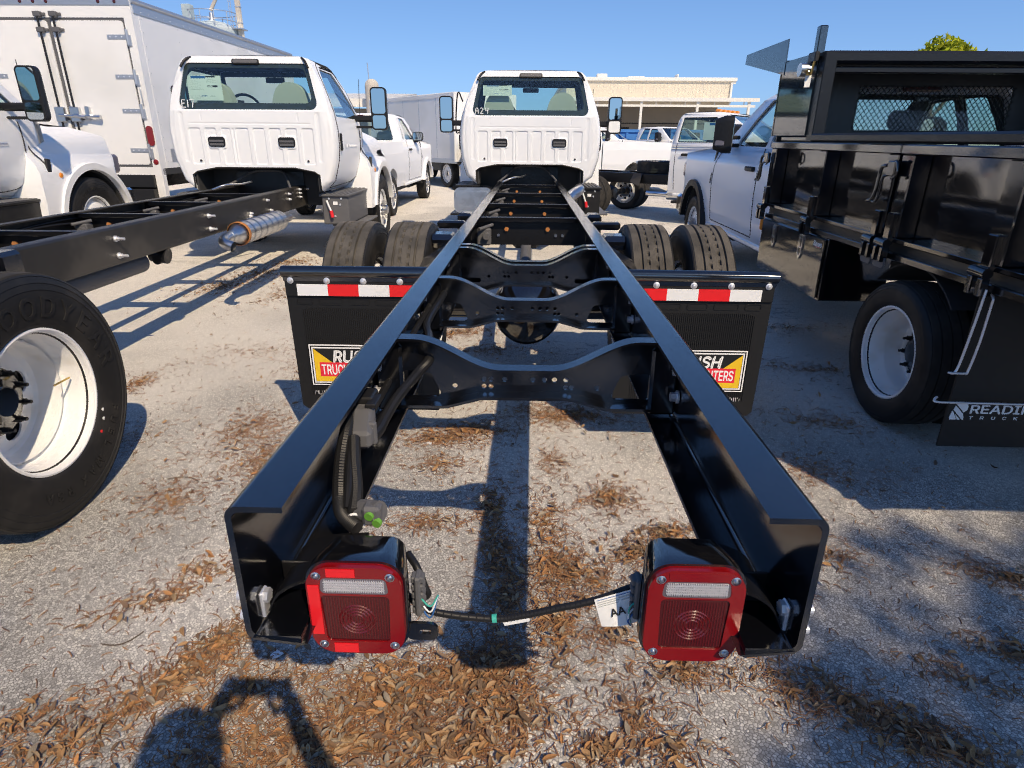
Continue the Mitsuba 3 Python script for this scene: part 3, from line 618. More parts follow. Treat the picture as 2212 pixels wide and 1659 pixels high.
    C_('antenna', cyl((.94, 1.5, 1.62), (.98, 1.45, 2.2), .004, 5), 'trim_dark')
    return t

# ================================================================== the chassis truck in the middle
YA = 3.85
ZL = lambda z, y: z + .0089 * (y - YA)          # world height -> height in the truck's own frame (its frame slopes gently to the front)
MA = mtx(0, YA, 0, 0, -.0089)
LET = (('GOODYEAR', 2.06, .078, .277), ('FUEL MAX RSA', -.50, .038, .150))
A = medium_truck('chassis_truck', 'white bare chassis truck marked A24, its long black frame reaching towards the viewer', MA, 5.35, 1.008, .7325 - YA, 6.1,
    dict(dipped=((1.60 - YA, .085, .165), (2.40 - YA, .085, .165), (3.14 - YA, .085, .185)), dipped_back=(3.20 - YA,), straight=(4.60 - YA, 5.66 - YA, 6.92 - YA, 8.35 - YA), fine=True, tank=True, cab_dz=.045, hose0=.75, grab=True, white_lower=True,
         letters=LET))
a_add = lambda p, m, b, sm=False, **k: A.add(p, m, b, sm, np.linalg.inv(MA) @ mtx(0, 0, 0), **k)   # the rest is measured in world metres
# inner seam line on the right rail and rail-end holes
for sx in (-1, 1):
    for z in (.835, .795):
        a_add('end_stud', cat(cyl((sx * .43, .79, z), (sx * .462, .79, z), .0085, 12), cyl((sx * .440, .79, z), (sx * .432, .79, z), .014, 6)), 'zinc', 30)
    a_add('end_clamp', cat(box(sx * .416, sx * .4225, .775, .80, .775, .850, .003), cyl((sx * .409, .788, .838), (sx * .417, .788, .838), .0125, 6), cyl((sx * .409, .788, .787), (sx * .417, .788, .787), .0115, 6)), 'zinc')
    # lamp bracket inside the rail end
    q = smooth_path([(sx * .415, .80, .80), (sx * .39, .80, .845), (sx * .35, .82, .855), (sx * .28, .83, .856)], 5)
    a_add('lamp_bracket', cat(loft([np.array([(x, y - .02, z), (x, y + .10, z), (x, y + .10, z + .006), (x, y - .02, z + .006)]) for x, y, z in q]),
          lathe([(.0, .0), (.03, .0), (.07, -.02), (.075, -.06), (.075, -.09)], 20, 'z').apply_translation((sx * .372, .825, .862)) if False else box(sx * .30, sx * .41, .845, .85, .80, .86, .002)), 'frame_dark', 30)
    a_add('lamp_bracket', hull([(sx * .42, .735, .80), (sx * .42, .88, .80), (sx * .335, .735, .79), (sx * .335, .88, .79), (sx * .42, .735, .796), (sx * .345, .735, .786)]), 'frame_paint')
for x0, x1, z0, z1 in ((-.343, -.190, .733, .906), (.196, .347, .735, .915)):
    w, h, cx, cz = x1 - x0, z1 - z0, (x0 + x1) / 2, (z0 + z1) / 2; yl = .775
    F = rr(x0 - .004, z0 - .004, x1 + .004, z1 + .004, .042, 8)
    back = prism(F.buffer(-.016), 'y', yl + .095, yl + .1); v = np.vstack([prism(F, 'y', yl + .012, yl + .035).vertices, back.vertices])
    own = a_add('tail_lamp', hull(v), 'gloss_black', 25)
    L_ = rr(x0, z0, x1, z1, .040, 8); inn = rnd(poly((x0 + .025, z0 + .025), (x1 - .025, z0 + .025), (x1 - .021, z1 - .055), (x0 + .021, z1 - .055)), .008)
    clr = rnd(poly((x0 + .021, z1 - .052), (x1 - .021, z1 - .052), (x1 - .025, z1 - .021), (x0 + .025, z1 - .021)), .008)
    a_add(f'{own}/red_lens', cat(prism(L_.difference(inn).difference(clr), 'y', yl, yl + .014)), 'red_lens', 25)
    a_add(f'{own}/reflex_strip', cat(prism(sg.box(x0 + .003, z0 + .04, x0 + .021, z1 - .035), 'y', yl - .0015, yl), prism(sg.box(x0 + .035, z0 + .003, cx - .002, z0 + .021), 'y', yl - .0015, yl), prism(sg.box(x0 + .035, z1 - .018, cx + .004, z1 - .003), 'y', yl - .0015, yl)) if x0 < 0 else prism(sg.box(x0 + .03, z1 - .016, x1 - .03, z1 - .004), 'y', yl - .001, yl), 'red_reflex' if x0 < 0 else 'red_lens')
    a_add(f'{own}/stop_lens', prism(inn, 'y', yl + .003, yl + .014), 'red_dark')
    a_add(f'{own}/lens_prism', cat([lathe([(r - .0018, 0), (r, -.0016), (r + .0018, 0)], 32, 'y').apply_translation((cx, yl + .003, cz - .018)) for r in (.010, .016, .022, .028)] + [box(x0 + .028 + k * (w - .056) / 22, x0 + .0295 + k * (w - .056) / 22, yl + .0022, yl + .003, z0 + .03, z1 - .06) for k in range(23)]), 'red_mid', 30)
    a_add(f'{own}/backup_lens', cat(prism(clr, 'y', yl + .001, yl + .014)), 'clear_lens')
    a_add(f'{own}/backup_prism', cat([box(x0 + .03 + k * (w - .06) / 26, x0 + .0318 + k * (w - .06) / 26, yl - .0005, yl + .001, z1 - .048, z1 - .025) for k in range(27)] + [box(x0 + .028, x1 - .028, yl - .0006, yl + .001, z1 - .030 - .005 * k, z1 - .0285 - .005 * k) for k in range(4)]), 'zinc')
    for sx, sz in ((x0 + .018, z0 + .018), (x1 - .018, z0 + .018), (x0 + .018, z1 - .018), (x1 - .018, z1 - .018)):
        a_add(f'{own}/screw', cat(lathe([(0, -.004), (.0035, -.003), (.0055, 0)], 12, 'y').apply_translation((sx, yl, sz)), lathe([(.0056, -.001), (.008, 0)], 12, 'y').apply_translation((sx, yl, sz))), 'steel', 40)
    xc = x1 + .012 if x0 < 0 else x0 - .004
    a_add(f'{own}/connector', cat(*[box(xc - .010, xc + .012, yl + .055, yl + .075, cz + .012 - .016 * k, cz + .024 - .016 * k, .002) for k in range(5)], box(xc - .004, xc + .006, yl + .05, yl + .08, cz - .055, cz + .026, .003)), 'plastic_grey')
    for k, m_ in enumerate(('teal_tape', 'decal_white', 'ink_blue')):
        q = [(xc + .004, yl + .06, cz - .02 - .01 * k), (xc + (.022 if x0 < 0 else -.012) , yl + .05, cz - .03 - .012 * k), (xc + (.036 if x0 < 0 else -.006), yl + .055, cz - .01 - .06 * (x0 > 0))]
        a_add(f'{own}/wire', tube(smooth_path(q, 5), .0016, 6), m_, True)
slot = rr(-.195, .740, -.140, .775, .014).difference(rr(-.172, .753, -.152, .762, .004)); a_add('mounting_tab', prism(slot, 'y', .80, .806), 'frame_paint')
# wiring inside the left rail and across between the lamps
loom = smooth_path([(-.205, .86, .785), (-.16, .85, .757), (-.055, .85, .743), (.0, .85, .752), (.058, .85, .769), (.129, .85, .791), (.21, .86, .823)], 8)
own = a_add('wiring_loom', tube(loom, .0062, 10), 'plastic_black', True)
rib = [lathe([(.0063, -.001), (.0071, 0), (.0063, .001)], 8, 'x').apply_translation(tuple(p_)) for p_ in loom[::1]]
a_add(f'{own}/loom_rib', cat(rib), 'plastic_black', False)
a_add(f'{own}/tape_wrap', tube([(-.052, .85, .7435), (-.044, .85, .7445)], .0078, 12), 'teal_tape', 30)
a_add(f'{own}/wire_flag', cat(hull([(-.036, .847, .744), (.012, .847, .754), (.014, .8475, .742), (-.030, .8475, .730), (-.036, .852, .744), (.012, .852, .754)])), 'paper')
l2 = smooth_path([(-.205, .90, .84), (-.185, .875, .83), (-.170, .86, .80), (-.166, .86, .785), (-.178, .86, .775)], 6)
a_add('wiring_loom', tube(l2, .0068, 10), 'plastic_black', True)
def bundle(pts, r, ribs=True):
    p_ = smooth_path(pts, 10); rad = np.full(len(p_), r)
    if ribs: p_ = smooth_path(pts, 26); rad = r * (1 + .10 * (np.arange(len(p_)) % 2))
    a_add('wiring_loom', tube(p_, rad, 10), 'plastic_black', 30)
bundle([(-.30, .93, .87), (-.335, .96, .88), (-.350, 1.00, .90), (-.365, 1.08, .935), (-.372, 1.16, .965), (-.385, 1.25, .955)], .0135)
bundle([(-.31, .95, .89), (-.318, 1.00, .905), (-.335, 1.06, .93), (-.35, 1.12, .955)], .012)
bundle([(-.325, .96, .89), (-.336, 1.02, .92), (-.352, 1.10, .945), (-.366, 1.17, .96)], .0085, False)
bundle([(-.33, 1.16, .93), (-.33, 1.24, .915), (-.335, 1.32, .905), (-.325, 1.42, .915), (-.29, 1.54, .94), (-.27, 1.62, .955), (-.30, 1.8, .96), (-.345, 2.05, .93), (-.335, 2.3, .945), (-.33, 2.5, .95)], .0125)
bundle([(-.38, 1.3, .90), (-.385, 1.6, .89), (-.39, 2.0, .90), (-.39, 2.6, .90), (-.395, 3.2, .90)], .010, False)
own = a_add('connector', cat(hull(np.vstack([box(-.362, -.318, 1.125, 1.165, .925, .965, .008).vertices, box(-.372, -.330, 1.19, 1.23, .94, .985, .006).vertices])), box(-.368, -.314, 1.155, 1.172, .92, .972, .004)), 'plastic_grey')
a_add(f'{own}/clip', cat(box(-.372, -.335, 1.225, 1.285, .962, 1.0, .004), box(-.345, -.322, 1.20, 1.26, .985, .995, .002)), 'plastic_black')
own = a_add('connector', cat(cyl((-.30, .965, .885), (-.262, .945, .895), .021, 14), box(-.292, -.258, .93, .962, .872, .912, .006)), 'plastic_grey')
for dx, dz in ((0, .004), (.013, -.010)): a_add(f'{own}/plug', cyl((-.276 + dx, .934, .893 + dz), (-.278 + dx, .926, .892 + dz), .0085, 14), 'green_plug')
a_add('cable_tie', tube([(-.308 + .017 * math.cos(a), .942 + .004 * math.sin(a), .872 + .017 * math.sin(a)) for a in np.linspace(-.4, 3.3, 12)], .003, 6), 'decal_white', True)
for sx in (-1, 1):
    # mud flap with its hanger
    own = a_add('flap_hanger', cat(cyl((sx * .434, 2.95, .917), (sx * 1.195, 2.95, .915), .0285, 20), box(sx * .434, sx * 1.19, 2.935, 2.965, .868, .90, .004)), 'gloss_black', 40)
    a_add(f'{own}/backing_plate', box(sx * .47, sx * 1.185, 2.938, 2.948, .795, .895, .003), 'rubber_flap')
    for k in range(5): a_add(f'{own}/bolt', lathe([(0, -.014), (.008, -.012), (.010, -.006), (.016, -.004), (.017, 0)], 12, 'y').apply_translation((sx * (1.154 - .1785 * k), 2.937, .874)), 'zinc', 30)
    o = rnd(poly((sx * .45, .19), (sx * .45, .875), (sx * 1.188, .875), (sx * 1.175, .21), (sx * 1.15, .188)), .010)
    own = a_add('mud_flap', prism(o, 'y', 2.95, 2.962), 'rubber_flap')
    fr = rr(*(sorted((sx * .53, sx * 1.115))[:1]), .27, sorted((sx * .53, sx * 1.115))[1], .735, .03) if False else sg.box(min(sx * .53, sx * 1.12), .265, max(sx * .53, sx * 1.12), .735)
    a_add(f'{own}/ribbed_panel', cat([box(sx * (.535 + .0098 * k), sx * (.5405 + .0098 * k), 2.9455, 2.95, .27, .735 - .012 * max(0, (k - 54) / 5) ** 2) for k in range(60)]), 'rubber_flap')
    a_add(f'{own}/slot_tab', cat([prism(rr(min(sx * a, sx * b), .752, max(sx * a, sx * b), .785, .008).difference(rr(min(sx * a, sx * b) + .004, .756, max(sx * a, sx * b) - .004, .781, .006)), 'y', 2.946, 2.95) for a, b in ((1.06, 1.14), (.91, 1.03), (.78, .88), (.6, .75))]), 'rubber_flap')
    for k in range(4):
        x1 = 1.125 - .151 * k; a_add(f'{own}/reflective_tape', box(sx * x1, sx * (x1 - .151), 2.9335, 2.937, .800, .857), 'tape_white' if k % 2 == 0 else 'tape_red')
    # dealer's panel
    x0, x1 = (.655, 1.106) if sx > 0 else (-1.106, -.655); z0, z1, yy = .325, .546, 2.943
    D_ = lambda a, b, c, d, k, m_, nm: a_add(f'{own}/{nm}', box(x0 + a, x1 - b, yy - .0006 * k, 2.9455, z0 + c, z1 - d), m_)
    D_(0, 0, 0, 0, 0, 'decal_white', 'sign_border'); D_(.006, .006, .006, .006, 1, 'decal_black', 'sign_border'); D_(.013, .013, .013, .013, 2, 'decal_white', 'sign_border')
    D_(.020, .020, .020, .020, 3, 'decal_black', 'sign_ground')
    zt, zb = z1 - .022, z0 + .022; mid = zt - .075
    yel = poly((x0 + .022, zb), (x1 - .022, zb), (x1 - .022, zt), (x1 - .115, mid), (x0 + .115, mid), (x0 + .022, zt)); a_add(f'{own}/sign_ground', prism(yel, 'y', yy - .0024, yy - .0018), 'decal_yellow')
    a_add(f'{own}/sign_ground', box(x0 + .048, x1 - .048, yy - .0030, yy - .0024, zb + .028, zb + .105), 'decal_red')
    cx = (x0 + x1) / 2; Rv, Uv = (1, 0, 0), (0, 0, 1)
    a_add(f'{own}/lettering', text_on('TRUCK CENTERS', .052, (cx, yy - .0030, zb + .066), Rv, Uv, .0008, .338), 'decal_white')
    a_add(f'{own}/lettering', text_on('RUSH', .062, (cx, yy - .0030, zt - .040), Rv, Uv, .0006, .205, True, .15), 'decal_white')
    a_add(f'{own}/lettering', text_on('RUSH', .052, (cx, yy - .0036, zt - .040), Rv, Uv, .0004, .190, False, .15), 'decal_black')
    a_add(f'{own}/lettering', text_on('RUSH', .050, (cx, yy - .0040, zt - .040), Rv, Uv, .0004, .186, False, .15), 'decal_white')
    a_add(f'{own}/lettering', text_on('rushtruckcenters.com', .026, (cx, 2.9475, .284), Rv, Uv, .0012, .44), 'decal_white')
# muffler behind the right rail, paint marker on the glass
L5 = trimesh.transformations.translation_matrix((0, 5.35, .045))
A.add('exhaust_pipe', cat(tube(smooth_path([(.50, -.75, .76), (.56, -.62, .80), (.66, -.45, .85), (.70, -.2, .86)], 5), .075, 18)), 'steel', True, L5)
def marker(t, s_, x, z, L, h=.062):
    to = lambda x0: (lambda a, b: (x0 + a * h * .8, -.004 + .16 * (z + b * h - 1.80), z + b * h)); ms = []
    for ch in s_:
        ms.append(strokes(HAND[ch], .0055, to(x))); x += .068 if ch != '1' else .035
    t.add('marker_writing', cat(ms), 'decal_white', False, L, label='handwritten white marker code in the lower corner of the rear window')
marker(A, 'A24', -.755, 1.822, L5, .078)
price_sheet(MA @ L5, -.655, -.26, 2.055, 2.185, .10, 'white price sheet inside the rear window of the truck marked A24')

# a paper tag on the loom between the lamps
tg = Thing('paper_tag', 'white paper tag lettered AA, hung on the black loom between the red tail lamps', 'tag')
qs = [np.array(p_) for p_ in ((.123, .842, .797), (.187, .842, .822), (.203, .835, .762), (.138, .835, .746))]
def on_tag(u_, v_, off=.0): return qs[0] * (1 - u_) * (1 - v_) + qs[1] * u_ * (1 - v_) + qs[2] * u_ * v_ + qs[3] * (1 - u_) * v_ + np.array([0, -.006 * math.sin(math.pi * u_) * v_ - off, 0])
g = [[on_tag(u_, v_) for u_ in np.linspace(0, 1, 7)] for v_ in np.linspace(0, 1, 7)]
vv = np.array(g).reshape(-1, 3); ff = [(r * 7 + c_, r * 7 + c_ + 1, r * 7 + c_ + 8, r * 7 + c_ + 7) for r in range(6) for c_ in range(6)]
ff = np.array(ff); fr_ = np.vstack([ff[:, [0, 1, 2]], ff[:, [0, 2, 3]]])
tg.add('sheet', mk(np.vstack([vv, vv + (0, .0008, 0)]), np.vstack([fr_, fr_[:, ::-1] + len(vv)])), 'paper', False)
rt = (qs[1] - qs[0]) / np.linalg.norm(qs[1] - qs[0]); dn = (qs[0] - qs[3]) / np.linalg.norm(qs[0] - qs[3])
tg.add('lettering', text_on('AA', .014, on_tag(.50, .52, .0012), rt, dn, .0006), 'ink_black')
for k, (a, b, v_) in enumerate(((.05, .97, .06), (.06, .55, .15), (.60, .95, .14), (.06, .62, .22), (.66, .95, .22), (.06, .60, .29))):
    m = box(0, (b - a) * .066, 0, .0016 if k else .0009, 0, .0004); c0 = on_tag(a, v_, .0008); nn = np.cross(rt, dn)
    m.vertices = c0 + m.vertices[:, :1] * rt + m.vertices[:, 1:2] * dn + m.vertices[:, 2:] * nn; tg.add('text_line', m, 'ink_blue' if k == 0 else 'ink_grey')

# ================================================================== its neighbour on the left
ME = mtx(-3.09, 2.19, 0, .0312, -.006)
B = medium_truck('chassis_truck', 'white bare chassis truck marked E17 with a silver muffler under its frame', ME, 5.5, .975, -1.2, 6.75,
    dict(dipped=(), straight=(.75, 1.75, 2.75, 3.75, 4.75), fine=False, rail='frame_worn', cab_dz=.03, hose0=.2, letters=LET, spin=.05, box_mat='plastic_grey'))
LE = trimesh.transformations.translation_matrix((0, 5.5, .03))
marker(B, 'E17', -.755, 1.822, LE, .078)
price_sheet(ME @ LE, -.70, -.305, 1.90, 2.16, .10, 'white price sheet inside the rear window of the truck marked E17')
def web_bolt(t, y, z, big=True):
    t.add('frame_bolt', cat(cyl((.4325, y, z), (.441, y, z), .021 if big else .016, 14), cyl((.44, y, z), (.458, y, z), .015 if big else .012, 6), cyl((.455, y, z), (.495 if big else .465, y, z), .0095, 10)), 'zinc', 30)
for y in (1.83, 3.17): web_bolt(B, y, .90); web_bolt(B, y, .79)
for y, z in ((4.05, .80), (4.05, .775), (4.07, .825), (4.55, .91), (4.62, .80), (5.25, .92), (5.25, .86), (5.65, .945), (5.65, .90), (5.65, .855), (5.95, .93), (5.97, .885), (.62, .86), (.62, .8), (.7, .86)): web_bolt(B, y, z, False)
mu = B.add('muffler', cat(lathe([(.0, 3.22), (.05, 3.22), (.055, 3.30), (.098, 3.42), (.100, 4.45), (.05, 4.58), (.05, 4.75)], 30, 'y').apply_translation((.57, 0, .715))), 'alum', 30)
for k in range(6): B.add(f'{mu}/heat_band', lathe([(.101, 0), (.105, .006), (.105, .030), (.101, .036)], 30, 'y').apply_translation((.57, 3.55 + .15 * k, .715)), 'steel', 30)
B.add(f'{mu}/heat_shield', lathe([(.100, 3.40), (.106, 3.41), (.106, 3.44), (.100, 3.45)], 30, 'y').apply_translation((.57, 0, .715)), 'rust', 30)
B.add(f'{mu}/tail_pipe', tube(smooth_path([(.57, 3.30, .715), (.57, 3.16, .712), (.585, 3.06, .70), (.63, 3.0, .685), (.69, 2.99, .665)], 6), .045, 18, False), 'steel', True)
for y in (1.02, 2.45): B.add('brake_chamber', cat(cyl((.30, y, .70), (.42, y, .68), .06, 16), cyl((.36, y - .06, .66), (.36, y + .08, .66), .035, 12)), 'rust' if y < 2 else 'frame_dark', 30)
B.add('air_tank', cat(cyl((.28, 1.1, .66), (.28, 2.3, .66), .075, 20)), 'plastic_grey', 40)
wl = 'wheel'
c_ = np.array([1.05, 0, RT])
for a, r, m_ in ((-.50, .325, 'decal_white'), (-.62, .335, 'decal_white'), (-.80, .34, 'red_paint')):
    xx = side_x(RT, RRIM, WT, r) + 1.05
    B.add('wheel/paint_dot', cyl((xx - .004, r * math.cos(a), RT + r * math.sin(a)), (xx + .001, r * math.cos(a), RT + r * math.sin(a)), .0075, 12), m_)
B.add('wheel/valve_stem', tube([(1.05 + .03, .16, RT + .01), (1.05 + .035, .25, RT + .012)], .0045, 8), 'brass', True)

# ================================================================== the truck at the left edge
MC = mtx(-6.25, .12, 0, .02)
Ct = medium_truck('chassis_truck', 'white truck at the left edge, its door, black mirror, fender and front wheel showing', MC, 5.53, .975, -1.0, 6.75,
    dict(dipped=(), straight=(2.0,), fine=False, rail='frame_worn', letters_front=(('FUEL MAX RSA', 2.3, .03, .13),)))

# ================================================================== newer pickups (origin: front axle on the ground, +y forward)
_pk = {}
def pk_parts(cab, bed, cb, ra):
    key = (cab, bed, cb, ra)
    if key in _pk: return _pk[key]
    side = [(.93, .56), (.98, .80), (.97, 1.12), (.90, 1.27), (.70, 1.34), (-.65, 1.43), (-.95, 1.46), (-1.62, 1.90), (-1.80, 1.965), (-2.0, 1.985), (cb + .25, 1.985), (cb + .10, 1.95), (cb + .04, 1.85), (cb, 1.40), (cb, .50), (-.6, .50)]
    S = rnd(poly(*side), .03)
    arch = sg.Point(0, .42).buffer(.53, quad_segs=20); S = S.difference(arch).difference(sg.box(-.5, .2, .5, .45))
    fr = rnd(poly(*mirror_half([(.90, .45), (.965, .56), (.985, .75), (1.0, 1.0), (.995, 1.25), (.965, 1.36), (.945, 1.43), (.86, 1.72), (.785, 1.90), (.72, 1.96), (.5, 1.99), (0, 2.0)])), .012)
    plan = rnd(poly((-1.02, cb), (-1.02, .55), (-.93, .82), (-.6, .97), (.6, .97), (.93, .82), (1.02, .55), (1.02, cb)), .05)
    M = man(prism(S, 'x', -1.1, 1.1)) ^ man(prism(fr, 'y', cb - .2, 1.1)) ^ man(prism(plan, 'z', .3, 2.2))
    c = np.array([0, cb / 2 - .5, 1.3]); sc = lambda k: M.translate((-c).tolist()).scale([1 - k, 1 - k * .6, 1 - k * 1.2]).translate(c.tolist())
    fw = rnd(poly((-1.36, 1.455), (-1.88, 1.885), (-2.28, 1.905), (-2.28, 1.455)), .03) if cab != 'reg' else rnd(poly((-1.36, 1.455), (-1.88, 1.885), (cb + .12, 1.885), (cb + .09, 1.455)), .03)
    wins = {'left': (fw, 'x', -1.2, -.55, 0, -1), 'right': (fw, 'x', .55, 1.2, 0, 1),
            'rear': (rnd(poly((-.78, 1.44), (.78, 1.44), (.67, 1.88), (-.67, 1.88)), .04), 'y', cb - .1, cb + .35, 1, -1),
            'front': (rnd(poly((-.84, 1.47), (.84, 1.47), (.72, 1.93), (-.72, 1.93)), .05), 'y', -1.95, -.70, 1, 1)}
    if cab != 'reg':
        rw = rnd(poly((-2.36, 1.455), (-2.36, 1.905), (cb + .36, 1.905), (cb + .22, 1.455)), .03)
        wins['left_rear'] = (rw, 'x', -1.2, -.55, 0, -1); wins['right_rear'] = (rw, 'x', .55, 1.2, 0, 1)
    cut = {k: man(prism(w[0], w[1], w[2], w[3])) for k, w in wins.items()}
    inner = sc(.035) ^ man(box(-2, 2, cb - 1, -.75, 1.02, 3))
    sh = M - inner; l0 = (sc(.041) - sc(.055)) ^ man(box(-2, 2, cb - 1, -1.15, 1.02, 3))
    sh = sh - man(box(-.60, .60, -1.3, .85, .2, 1.05)) - man(box(-1.1, 1.1, -.52, .52, .2, .46))
    for q in cut.values(): sh = sh - q; l0 = l0 - q
    g, g2 = sc(.018), sc(.022); o = {'body': tri(sh), 'lining': tri(l0)}
    for k, w in wins.items():
        o['w_' + k] = pane(g, cut[k], w[4], w[5])
        o['f_' + k] = pane(g2, man(prism(w[0].buffer(.015).difference(w[0].buffer(-.022)), w[1], w[2], w[3])), w[4], w[5])
    fl = sg.Point(0, .42).buffer(.60, quad_segs=20).difference(sg.Point(0, .42).buffer(.52, quad_segs=20)).difference(sg.box(-1, -1, 1, .50))
    o['flare'] = {s_: prism(fl, 'x', *sorted((s_ * .965, s_ * 1.035))) for s_ in (-1, 1)}
    wl_ = sg.Point(0, .42).buffer(.54, quad_segs=20).difference(sg.Point(0, .42).buffer(.515, quad_segs=20)).difference(sg.box(-1, -1, 1, .42))
    o['well'] = {s_: cat(prism(wl_, 'x', *sorted((s_ * .55, s_ * .96))), box(s_ * .55, s_ * .57, -.55, .55, .3, .96)) for s_ in (-1, 1)}
    if bed:
        y1, y0 = cb - .03, ra - 1.15
        P = poly((y0, .62), (y0, 1.40), (y1, 1.42), (y1, .52), (ra + .6, .52)).difference(sg.Point(ra, .42).buffer(.50, quad_segs=20)).difference(sg.box(ra - .5, 0, ra + .5, .5))
        fr2 = rnd(poly((-.93, .45), (-1.0, .8), (-1.0, 1.2), (-.965, 1.5), (.965, 1.5), (1.0, 1.2), (1.0, .8), (.93, .45)), .02)
        Bd = (man(prism(P, 'x', -1.1, 1.1)) ^ man(prism(fr2, 'y', y0 - .1, y1 + .1))) - man(box(-.88, .88, y0 + .06, y1 - .06, .78, 2)) - man(box(-.7, .7, y0 - 1, y1 + 1, .2, .72))
        o['bed'] = tri(Bd)
    _pk[key] = o; return o
def pickup(name, label, M, group=None, fold=False, cab='super', bed=True, paint='white_paint', flare=None, R=.405, tow=True, detail=True, cat_='pickup truck', dual=False, cb=None, ra=None, sticker=None):
    cb = cb if cb is not None else {'reg': -2.36, 'super': -2.78, 'crew': -3.10}[cab]; ra = ra if ra is not None else cb - 1.15
    t = Thing(name, label, cat_, group, M); o = pk_parts(cab, bed, cb, ra)
    body = t.add('cab', o['body'], paint, 30); t.add(f'{body}/lining', o['lining'], 'trim_dark', 30)
    for k in [k for k in o if k.startswith('w_')]:
        own = t.add('window', o[k], 'glass_tint' if k != 'w_front' else 'glass_clear', 30); t.add(f'{own}/frit_band', o['f_' + k[2:]], 'trim_dark', 30)
    if bed: t.add('bed', o['bed'], paint, 30)
    for s_ in (-1, 1):
        own = t.add('fender_flare', o['flare'][s_], flare or paint, 30); t.add(f'{own}/wheel_well', o['well'][s_], 'trim_dark')
        put_wheel(t, 'front_wheel', (s_ * .87, 0, R), s_, R, R * .645, .235, 'convex')
        if dual:
            put_wheel(t, 'rear_wheel', (s_ * 1.07, ra, R), s_, R, R * .645, .225, 'dish'); put_wheel(t, 'rear_wheel', (s_ * .78, ra, R), -s_, R, R * .645, .225, 'inner')
        else: put_wheel(t, 'rear_wheel', (s_ * .87, ra, R), s_, R, R * .645, .235, 'convex')
        X = lambda z: float(np.interp(z, [.45, .56, .75, 1.0, 1.25, 1.36, 1.43], [.90, .965, .985, 1.0, .995, .965, .945]))
        sm = lambda P: tube([(s_ * (X(z) + .001), y, z) for y, z in smooth_path([(y, z, 0) for y, z in P], 4)[:, :2]], .005, 6)
        t.add('door_seam', sm([(-.80, .60), (-.78, .9), (-.80, 1.2), (-.98, 1.44)]), 'trim_dark', True)
        t.add('door_seam', sm([(-2.30 if cab != 'reg' else cb + .12, .62), (-2.31 if cab != 'reg' else cb + .10, 1.0), (-2.31 if cab != 'reg' else cb + .1, 1.44)]), 'trim_dark', True)
        t.add('door_seam', sm([(-.80, .60), (-1.5, .60), (-2.3, .60)]), 'trim_dark', True)
        hy = -2.10 if cab != 'reg' else cb + .35
        own = t.add('door_handle', box(s_ * .985, s_ * 1.03, hy - .13, hy + .10, 1.225, 1.27, .012), 'plastic_black')
        if cab == 'crew': t.add('door_handle', box(s_ * .985, s_ * 1.03, cb + .15, cb + .36, 1.225, 1.27, .012), 'plastic_black')
        t.add('fender_vent', hull([(s_ * .98, -.73, 1.02), (s_ * .98, -.69, 1.02), (s_ * .955, -.80, 1.41), (s_ * .955, -.76, 1.41), (s_ * 1.006, -.73, 1.02), (s_ * 1.006, -.69, 1.02), (s_ * .978, -.80, 1.41), (s_ * .978, -.76, 1.41)]), 'plastic_black')
        ml = 1.13 if tow else 1.06; hw, hh = (.115, .19) if tow else (.12, .10); zc = 1.57 if tow else 1.52; yc = -1.42
        sh = hull(np.vstack([prism(rr(ml - hw, zc - hh, ml + hw, zc + hh, .06), 'y', yc - .09, yc).vertices, prism(rr(ml - hw * .7, zc - hh * .8, ml + hw * .7, zc + hh * .8, .05), 'y', yc + .08, yc + .10).vertices]))
        fl_ = lambda m: m if s_ > 0 else mk(m.vertices * (-1, 1, 1), m.faces[:, ::-1])
        if fold:
            fl0 = fl_; fl_ = lambda m: fl0(move(move(m, -ml, -yc, 0), ml - .02, yc, 0, rz=-math.pi / 2 + .25))
        own = t.add('side_mirror', fl_(sh), 'plastic_black', 30)
        t.add(f'{own}/mirror_glass', fl_(prism(rr(ml - hw * .88, zc - hh * .88, ml + hw * .88, zc + hh * .88, .05), 'y', yc - .094, yc - .09)), 'mirror')
        fm_ = fl_; fl_ = fl0 if fold else fl_
        t.add(f'{own}/mirror_arm', fl_(cat(box(.93, ml, yc - .03, yc + .03, zc - .05, zc - .01, .01), box(.93, ml, yc - .03, yc + .03, zc - .13, zc - .09, .01))), 'plastic_black')
        if tow: t.add(f'{own}/marker_lamp', fm_(box(ml + hw * .3, ml + hw * 1.03, yc - .02, yc + .085, zc - .12, zc - .06, .012)), 'clear_lens')
        t.add('headlamp', box(s_ * .68, s_ * .95, .72, .95, 1.0, 1.22, .03), 'clear_lens')
        own = t.add('seat', move(box(s_ * .45 - .24, s_ * .45 + .24, -2.02, -1.88, 1.0, 1.62, .06), 0, 0, 0), 'seat_cloth' if not dual else 'trim_dark'); t.add(f'{own}/headrest', box(s_ * .45 - .12, s_ * .45 + .12, -2.03, -1.92, 1.62, 1.80, .04), 'seat_cloth' if not dual else 'trim_dark')
        t.add('sill', box(s_ * .90, s_ * .975, cb + .1, -.62, .50, .56, .015), paint)
    t.add('grille', box(-.66, .66, .93, 1.0, .82, 1.22, .03), 'plastic_black' if not dual else 'chrome')
    t.add('bumper', box(-.98, .98, .90, 1.08, .50, .76, .04), 'chrome')
    t.add('dashboard', box(-.86, .86, -1.30, -.85, 1.15, 1.44, .04), 'dash')
    t.add('brake_lamp', box(-.15, .15, cb + .02, cb + .08, 1.90, 1.94, .01), 'red_dark')
    for x in (-.5, -.25, 0, .25, .5): t.add('roof_lamp', box(x - .05, x + .05, -2.02, -1.92, 1.98, 2.025, .015), 'amber') if dual else None
